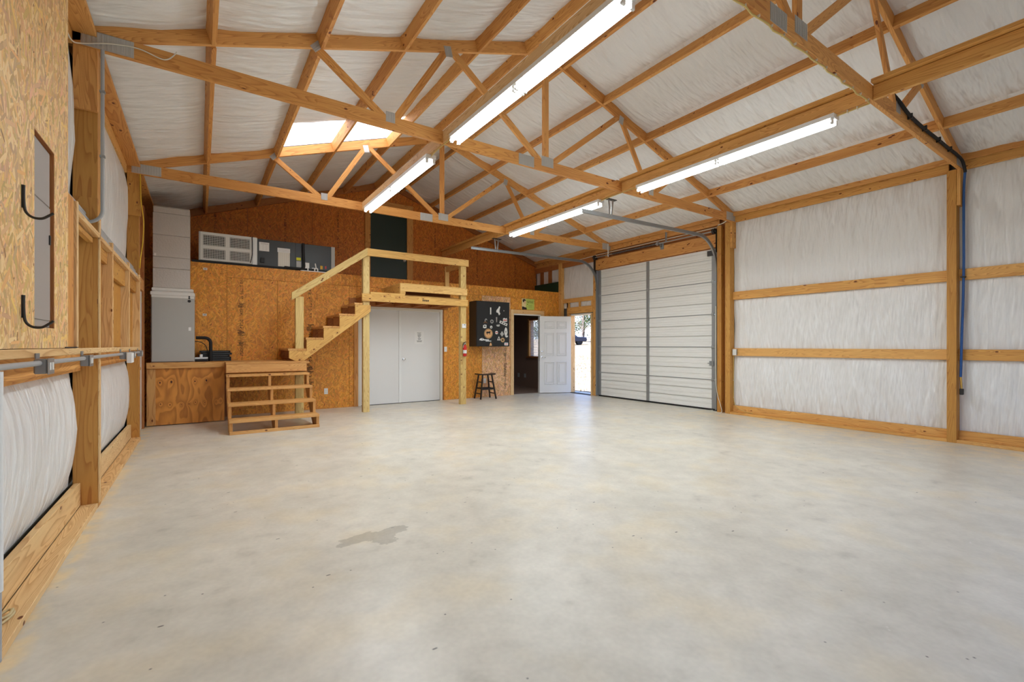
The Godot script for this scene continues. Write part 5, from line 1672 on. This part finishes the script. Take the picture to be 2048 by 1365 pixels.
	o = thing("extension_cord", "yellow extension cord hanging down the far left post", "cord", Vector3(0.02, 2.4, 1.88))
	T("cord_run", o, curve([Vector3(0.0, 3.55, 1.882), Vector3(0.008, 3.2, 1.882), Vector3(0.035, 2.93, 1.882), Vector3(0.026, 2.65, 1.882), Vector3(0.004, 2.45, 1.882), Vector3(-0.006, 2.30, 1.87)]), 0.0065, M.yellow, 7)

# ------------------------------------------------------------------ along the right wall
func right_area():
	# overhead door: five sections of ribbed white steel, steel stiles
	var o := thing("garage_door", "closed white sectional garage door with steel stiles in the right wall", "garage door", Vector3(8.95, 0, 3.0))
	var ys := [0.03, 0.60, 1.238, 1.878, 2.512, 3.15]
	for i in 5:
		var y0: float = ys[i] + 0.004
		var y1: float = ys[i + 1] - 0.004
		var hgt := y1 - y0
		var pr := PackedVector2Array()
		# inner face profile in (y, x): shallow ribs and two deeper grooves
		var n := 12
		for k in n:
			var a := y0 + hgt * k / n
			var bb := y0 + hgt * (k + 1) / n
			var dd := 0.007 if k % 2 == 0 else 0.0
			if k == 4 or k == 8:
				pr.append(Vector2(a, -dd))
				pr.append(Vector2(a + 0.003, 0.016))
				pr.append(Vector2(a + 0.012, 0.016))
				pr.append(Vector2(a + 0.015, -dd))
			else:
				pr.append(Vector2(a + 0.002, -dd))
			pr.append(Vector2(bb - 0.006, -dd))
		pr.append(Vector2(y1, 0.0))
		pr.append(Vector2(y1, 0.024))
		pr.append(Vector2(y0, 0.024))
		var st := mb()
		prism(st, pr, Transform3D(Basis(Vector3.UP, Vector3.RIGHT, -Vector3.BACK), Vector3(8.945, 0, 4.60)), 3.18, Vector3.BACK, 0.0)
		obj("door_section", o, st, M.garage)
		for z in [[1.42, 1.50], [2.91, 2.985], [4.50, 4.60]]:
			B("stile", o, Vector3(8.925, y0 + 0.002, z[0]), Vector3(8.941, y1 - 0.002, z[1]), M.galv, 0.003)
		if i > 0:
			B("seam_strip", o, Vector3(8.932, ys[i] - 0.007, 1.50), Vector3(8.944, ys[i] + 0.007, 4.50), M.galv, 0.002)
			for z in [1.46, 2.945, 4.52]:
				var h := mb()
				box(h, Vector3(8.918, ys[i] - 0.035, z - 0.022), Vector3(8.925, ys[i] + 0.035, z + 0.022), 0.002)
				tube(h, [Vector3(8.918, ys[i], z - 0.04), Vector3(8.918, ys[i], z + 0.04)], 0.008, 8)
				obj("hinge", o, h, M.steel)
	B("weather_seal", o, Vector3(8.935, 0.0, 1.42), Vector3(8.965, 0.033, 4.60), M.black_rubber, 0.004)
	var lk := mb()
	box(lk, Vector3(8.905, 0.875, 4.46), Vector3(8.925, 0.965, 4.545), 0.004)
	tube(lk, [Vector3(8.905, 0.92, 4.43), Vector3(8.905, 0.92, 4.50)], 0.009, 8)
	obj("slide_lock", o, lk, M.galv)
	B("top_bracket", o, Vector3(8.895, 3.02, 4.42), Vector3(8.926, 3.12, 4.56), M.darkmetal, 0.004)
	B("top_rail", o, Vector3(8.938, 3.145, 1.42), Vector3(8.972, 3.163, 4.60), M.white, 0.002)

	# tracks
	for t in [[1.395, 5.30, 8.15, "far", "white-lit steel door track reaching into the room in front of the back wall"], [4.645, 5.38, 8.30, "near", "grey steel door track reaching under the right-hand strip light"]]:
		var z: float = t[0]
		o = thing("door_track", t[4], "track", Vector3(8.86, 0, z), "garage door tracks")
		var path := [Vector3(8.88, 0.03, z), Vector3(8.88, 2.75, z)]
		path += arc(Vector3(8.30, 2.75, z), Vector3.RIGHT, Vector3.UP, 0.58, 0.06, PI / 2 - 0.08, 14)
		path += [Vector3(t[2] - 0.1, 3.326, z), Vector3(t[1], 3.29, z)]
		# channel section swept along the path: web and two lips
		var st := mb()
		var sgn := 1.0 if t[3] == "far" else -1.0
		for i in path.size() - 1:
			var a: Vector3 = path[i]
			var b: Vector3 = path[i + 1]
			bar(st, a, b + (b - a).normalized() * 0.002, 0.052, 0.004, Vector3.BACK.cross((b - a).normalized()), 0.0)
			for s in [-1.0, 1.0]:
				var off: Vector3 = Vector3.BACK.cross((b - a).normalized()).normalized() * 0.026 * s
				bar(st, a + off + Vector3(0, 0, sgn * 0.014), b + off + (b - a).normalized() * 0.002 + Vector3(0, 0, sgn * 0.014), 0.032, 0.005, Vector3.BACK, 0.001)
		obj("rail", o, st, M.galv)
		B("wall_angle", o, Vector3(8.885, 0.02, z - 0.035 if t[3] == "far" else z - 0.005), Vector3(8.94, 3.15, z + 0.005 if t[3] == "far" else z + 0.035), M.galv, 0.003)
		B("flag_bracket", o, Vector3(8.80, 3.05, z - 0.004 + sgn * -0.02), Vector3(8.93, 3.50, z + sgn * -0.02), M.darkmetal, 0.001)
		# perforated hangers to the truss or brace above
		var hx := 5.90 if t[3] == "far" else 5.96
		for s in [0.0, 0.08]:
			st = mb()
			bar(st, Vector3(hx + s * 0.5, 3.30, z), Vector3(hx - 0.04 + s * 1.2, HB - 0.001, z + 0.02), 0.032, 0.004, Vector3.RIGHT, 0.0)
			for k in 5:
				var q := Vector3(hx + s * 0.5, 3.30, z).lerp(Vector3(hx - 0.04 + s * 1.2, HB, z + 0.02), (k + 0.5) / 5.0)
				box(st, q + Vector3(-0.006, -0.009, 0.0025), q + Vector3(0.006, 0.009, 0.0032), 0.0)
			obj("hanger", o, st, M.steel)
		B("hanger_foot", o, Vector3(hx - 0.09, HB - 0.012, z - 0.02), Vector3(hx + 0.12, HB - 0.0005, z + 0.045), M.darkmetal, 0.002)

	o = thing("torsion_spring", "steel shaft with a black spring above the garage door", "spring", Vector3(8.79, 3.45, 3.0))
	T("shaft", o, [Vector3(8.79, 3.455, 1.40), Vector3(8.79, 3.455, 4.66)], 0.0125, M.steel, 10)
	var coil := []
	for k in 340:
		var a := k * 0.62
		coil.append(Vector3(8.79 + cos(a) * 0.026, 3.455 + sin(a) * 0.026, 2.02 + 1.28 * k / 340.0))
	T("spring", o, coil, 0.0058, M.black, 5)
	for z in [1.42, 4.63]:
		var st := mb()
		lathe(st, [Vector2(0.0, 0.0), Vector2(0.055, 0.0), Vector2(0.045, 0.012), Vector2(0.045, 0.03), Vector2(0.055, 0.042), Vector2(0.0, 0.042)], Vector3(8.79, 3.455, z - 0.02), Vector3.BACK, 16)
		obj("cable_drum", o, st, M.darkmetal)
	var cb := mb()
	lathe(cb, [Vector2(0.0, 0.0), Vector2(0.04, 0.0), Vector2(0.04, 0.05), Vector2(0.0, 0.05)], Vector3(8.79, 3.455, 3.31), Vector3.BACK, 14)
	box(cb, Vector3(8.79, 3.37, 3.38), Vector3(8.868, 3.47, 3.39), 0.002)
	obj("centre_bracket", o, cb, M.steel)
	B("anchor_pad", o, Vector3(8.855, 3.33, 3.345), Vector3(8.869, 3.46, 3.425), M.galv, 0.002)
	o = thing("lamp_conduit", "slim white conduit along the header above the garage door", "conduit", Vector3(8.78, 3.53, 3.0))
	T("conduit_tube", o, [Vector3(8.845, 3.50, 0.6), Vector3(8.845, 3.525, 1.5), Vector3(8.845, 3.53, 4.67)] + curve([Vector3(8.785, 3.555, 4.73), Vector3(8.775, 3.57, 4.84), Vector3(8.775, 3.62, 4.93), Vector3(8.775, 3.70, 4.955)]), 0.009, M.wire, 8)
	o = thing("steel_strut", "short perforated steel strut standing on the garage door header", "strut", Vector3(8.80, 3.4, 3.4))
	B("angle_bar", o, Vector3(8.815, 3.475, 3.50), Vector3(8.832, 3.70, 3.505), M.steel, 0.001)
	B("angle_bar", o, Vector3(8.829, 3.475, 3.505), Vector3(8.832, 3.70, 3.535), M.steel, 0.001)
	o = thing("steel_strut", "short plain steel strut under the right end of the farthest truss", "strut", Vector3(8.74, 3.4, 1.9))
	B("angle_bar", o, Vector3(8.775, 3.41, ZT3 + 0.044), Vector3(8.805, 3.72, ZT3 + 0.06), M.offwhite, 0.002)
	o = thing("pull_rope", "white pull rope hanging beside the garage door and coiled on the floor", "rope", Vector3(8.78, 0, 4.7))
	T("rope_run", o, curve([Vector3(8.79, 2.02, 4.672), Vector3(8.788, 1.4, 4.672), Vector3(8.785, 0.8, 4.674), Vector3(8.78, 0.4, 4.70), Vector3(8.775, 0.10, 4.79), Vector3(8.765, 0.012, 4.80), Vector3(8.73, 0.009, 4.70), Vector3(8.74, 0.009, 4.58), Vector3(8.80, 0.012, 4.52), Vector3(8.84, 0.02, 4.58)]), 0.0055, M.wire, 7)

	# electrical box with a cable down to the plate
	o = thing("switch_box", "small steel switch box at the end of the lower right wall girt", "switch", Vector3(8.87, 1.15, 5.02))
	B("box", o, Vector3(8.845, 1.09, 4.975), Vector3(8.8835, 1.20, 5.045), M.galv, 0.004)
	B("cover", o, Vector3(8.841, 1.088, 4.973), Vector3(8.845, 1.202, 5.047), M.offwhite, 0.001)
	o = thing("yellow_cable", "yellow cable running from the switch box to the bottom plate", "cable", Vector3(8.88, 0.1, 5.1))
	T("cable_run", o, curve([Vector3(8.878, 1.086, 4.985), Vector3(8.885, 1.02, 4.972), Vector3(8.89, 0.6, 4.968), Vector3(8.89, 0.28, 4.97), Vector3(8.876, 0.13, 5.03), Vector3(8.873, 0.062, 5.18), Vector3(8.87, 0.05, 5.34)]), 0.006, M.romex, 7)
	for p in [Vector3(8.886, 0.62, 4.968), Vector3(8.886, 0.30, 4.97)]:
		B("staple", o, p + Vector3(-0.003, -0.004, -0.010), p + Vector3(0.012, 0.004, 0.006), M.wire, 0.001)

	# air hose
	o = thing("air_hose", "blue and black air hose strapped along the nearest truss and down its post", "hose", Vector3(8.8, 0.7, 8.1))
	T("black_hose", o, curve([Vector3(6.45, 3.82, 8.05), Vector3(6.50, 3.72, 8.10), Vector3(6.75, 3.665, 8.105), Vector3(7.2, 3.655, 8.10), Vector3(7.7, 3.66, 8.10), Vector3(8.15, 3.66, 8.10), Vector3(8.50, 3.665, 8.10), Vector3(8.70, 3.62, 8.115), Vector3(8.80, 3.50, 8.12)]), 0.017, M.black_rubber, 10)
	T("blue_hose", o, curve([Vector3(8.80, 3.52, 8.12), Vector3(8.835, 3.30, 8.10), Vector3(8.85, 2.9, 8.095), Vector3(8.856, 2.4, 8.095), Vector3(8.852, 1.9, 8.09), Vector3(8.838, 1.4, 8.08), Vector3(8.828, 1.02, 8.075), Vector3(8.822, 0.86, 8.072)]), 0.014, M.blue_hose, 10)
	T("end_fitting", o, [Vector3(8.822, 0.86, 8.072), Vector3(8.822, 0.80, 8.075), Vector3(8.824, 0.70, 8.08)], 0.012, M.brass, 10)
	B("coupler", o, Vector3(8.805, 0.63, 8.062), Vector3(8.85, 0.71, 8.10), M.darkmetal, 0.006)
	for x in [6.78, 7.25, 7.75, 8.2]:
		B("strap", o, Vector3(x, 3.635, 8.0805), Vector3(x + 0.022, 3.69, 8.122), M.black, 0.003)
	B("strap", o, Vector3(8.83, 2.15, 8.065), Vector3(8.875, 2.168, 8.115), M.black, 0.003)

# ------------------------------------------------------------------ seen through the side door
func outdoors():
	var g := setting("ground_outside")
	var st := mb()
	var nz := noise(61, 1.0, 4)
	var hy := func(x: float, z: float) -> float:
		var d := sqrt(pow(x - 9.0, 2) + pow(z - 1.0, 2))
		return -0.04 + 0.0327 * maxf(0.0, d - 3.5) + 0.05 * nz.get_noise_2d(x * 0.25, z * 0.25)
	var n := 56
	for j in n:
		for i in n:
			var q := []
			for c in [[0, 0], [1, 0], [1, 1], [0, 1]]:
				var x: float = 9.05 + pow(float(i + c[0]) / n, 1.8) * 70.0
				var z: float = 12.0 - float(j + c[1]) / n * 76.0
				q.append(Vector3(x, hy.call(x, z), z))
			var nn: Vector3 = (q[1] - q[0]).cross(q[3] - q[0]).normalized()
			if nn.y < 0:
				nn = -nn
			var uv := []
			for p: Vector3 in q:
				uv.append(Vector2(p.x, p.z) * 0.12)
			stri(st, q[0], q[1], q[2], nn, nn, nn, uv[0], uv[1], uv[2])
			stri(st, q[0], q[2], q[3], nn, nn, nn, uv[0], uv[2], uv[3])
	obj("dry_ground", g, st, M.dry_grass)
	st = mb()
	var r := RandomNumberGenerator.new()
	r.seed = 91
	# tufts of dry grass near the door
	for k in 900:
		var x := 9.4 + r.randf() * 14.0
		var z := 1.6 - (x - 9.0) * 1.05 + r.randf_range(-2.4, 2.4)
		if r.randf() < 0.35 and x < 13.0:
			continue
		var y: float = hy.call(x, z)
		for b in 4:
			var a := r.randf() * TAU
			var h := r.randf_range(0.04, 0.11)
			var w := Vector3(cos(a), 0, sin(a)) * 0.006
			var tip := Vector3(x + cos(a + 1.3) * 0.03, y + h, z + sin(a + 1.3) * 0.03)
			stri(st, Vector3(x, y, z) - w, Vector3(x, y, z) + w, tip, Vector3.UP, Vector3.UP, Vector3.UP)
	var tufts := obj("grass_tufts", g, st, M.straw)
	tufts.set_meta("kind", "stuff")
	tufts = null
	B("concrete_step", g, Vector3(9.05, -0.06, 0.25), Vector3(9.6, -0.005, 1.35), M.tan_pale, 0.01)
	B("siding_bottom", g, Vector3(9.031, -0.1, -2.7), Vector3(9.05, 0.0, 12.0), M.stucco, 0.0)

	# trees at the top of the slope
	var spots := [[42.6, -42.2, 7.5, 0], [48.0, -36.0, 6.5, 1], [52.2, -45.6, 10.0, 0], [42.4, -35.7, 5.0, 2]]
	var words := ["evergreen tree left of and behind the parked truck outside", "darker evergreen tree at the right of the side doorway view", "large evergreen tree farthest back outside the side door", "leafless pale-branched small tree in front of the evergreens outside"]
	for i in spots.size():
		var s = spots[i]
		var base := Vector3(s[0], hy.call(s[0], s[1]) - 0.05, s[1])
		var o := thing("tree", words[i], "tree", base, "trees beyond the side door")
		r.seed = 400 + i
		var tk := mb()
		var top := base + Vector3(r.randf_range(-0.4, 0.4), s[2] * 0.75, r.randf_range(-0.4, 0.4))
		tube(tk, curve([base, base.lerp(top, 0.4) + Vector3(0.15, 0, 0.1), top], 5), 0.13 if s[3] < 2 else 0.07, 8)
		var crown := []
		for k in (14 if s[3] < 2 else 22):
			var f := r.randf_range(0.12 if s[3] < 2 else 0.25, 1.0)
			var a := r.randf() * TAU
			var p0 := base.lerp(top, f)
			var reach: float = s[2] * 0.34 * (1.15 - 0.7 * f)
			var p1 := p0 + Vector3(cos(a) * reach, r.randf_range(0.2, 0.9) + (0.8 if s[3] == 2 else 0.0), sin(a) * reach)
			tube(tk, curve([p0, p0.lerp(p1, 0.5) + Vector3(0, 0.15, 0), p1], 3), 0.035 if s[3] < 2 else 0.022, 5)
			crown.append(p0.lerp(p1, 0.55))
			crown.append(p1)
		obj("trunk", o, tk, M.bark if s[3] < 2 else M.bark_pale)
		if s[3] < 2:
			var lf := mb()
			for k in 3400:
				var c: Vector3 = crown[r.randi() % crown.size()]
				var p := c + Vector3(r.randfn(0, 0.55), r.randfn(0, 0.5), r.randfn(0, 0.55))
				var a := Vector3(r.randfn(), r.randfn(), r.randfn()).normalized()
				var b := a.cross(Vector3(r.randfn(), r.randfn(), r.randfn())).normalized()
				var sz := r.randf_range(0.10, 0.19)
				var nn := a.cross(b)
				stri(lf, p - a * sz, p + b * sz * 0.45, p + a * sz, nn, nn, nn)
				stri(lf, p - a * sz, p + a * sz, p - b * sz * 0.45, nn, nn, nn)
			var fo := obj("foliage", o, lf, M.leaf if i != 1 else M.leaf_dark)
			fo.set_meta("kind", "stuff")
	# a parked truck, half hidden by the door jamb
	var tb := Vector3(39.0, hy.call(39.0, -34.3), -34.3)
	var o := thing("parked_truck", "dark blue pickup truck parked under the trees outside the side door", "truck", tb)
	var dirx := Vector3(0.8274, 0, 0.5616)
	var dz := Vector3(-0.5616, 0, 0.8274)
	var fr := Transform3D(Basis(dirx, Vector3.UP, dz), tb)
	var bd := mb()
	prism(bd, PackedVector2Array([Vector2(-2.3, 0.42), Vector2(2.25, 0.42), Vector2(2.35, 0.62), Vector2(2.3, 0.95), Vector2(1.15, 1.02), Vector2(-2.35, 1.02)]), fr.translated_local(Vector3(0, 0, -0.85)), 1.7, Vector3.UP, 0.06)
	obj("body", o, bd, M.truck_blue)
	bd = mb()
	prism(bd, PackedVector2Array([Vector2(-0.75, 1.0), Vector2(1.2, 1.0), Vector2(0.6, 1.58), Vector2(-0.62, 1.6)]), fr.translated_local(Vector3(0, 0, -0.78)), 1.56, Vector3.UP, 0.06)
	obj("cab", o, bd, M.truck_blue)
	bd = mb()
	prism(bd, PackedVector2Array([Vector2(-0.62, 1.06), Vector2(0.2, 1.06), Vector2(0.2, 1.5), Vector2(-0.55, 1.5)]), fr.translated_local(Vector3(0, 0, 0.775)), 0.02, Vector3.UP, 0.004)
	prism(bd, PackedVector2Array([Vector2(0.26, 1.06), Vector2(1.0, 1.06), Vector2(0.58, 1.5), Vector2(0.26, 1.5)]), fr.translated_local(Vector3(0, 0, 0.775)), 0.02, Vector3.UP, 0.004)
	obj("side_window", o, bd, M.truck_glass)
	for wx in [-1.45, 1.45]:
		for wz in [-0.72, 0.72]:
			var wl := mb()
			lathe(wl, [Vector2(0.0, -0.1), Vector2(0.33, -0.1), Vector2(0.37, -0.06), Vector2(0.37, 0.06), Vector2(0.33, 0.1), Vector2(0.2, 0.09), Vector2(0.0, 0.09)], fr * Vector3(wx, 0.37, wz), dz, 20)
			obj("wheel", o, wl, M.black_rubber)
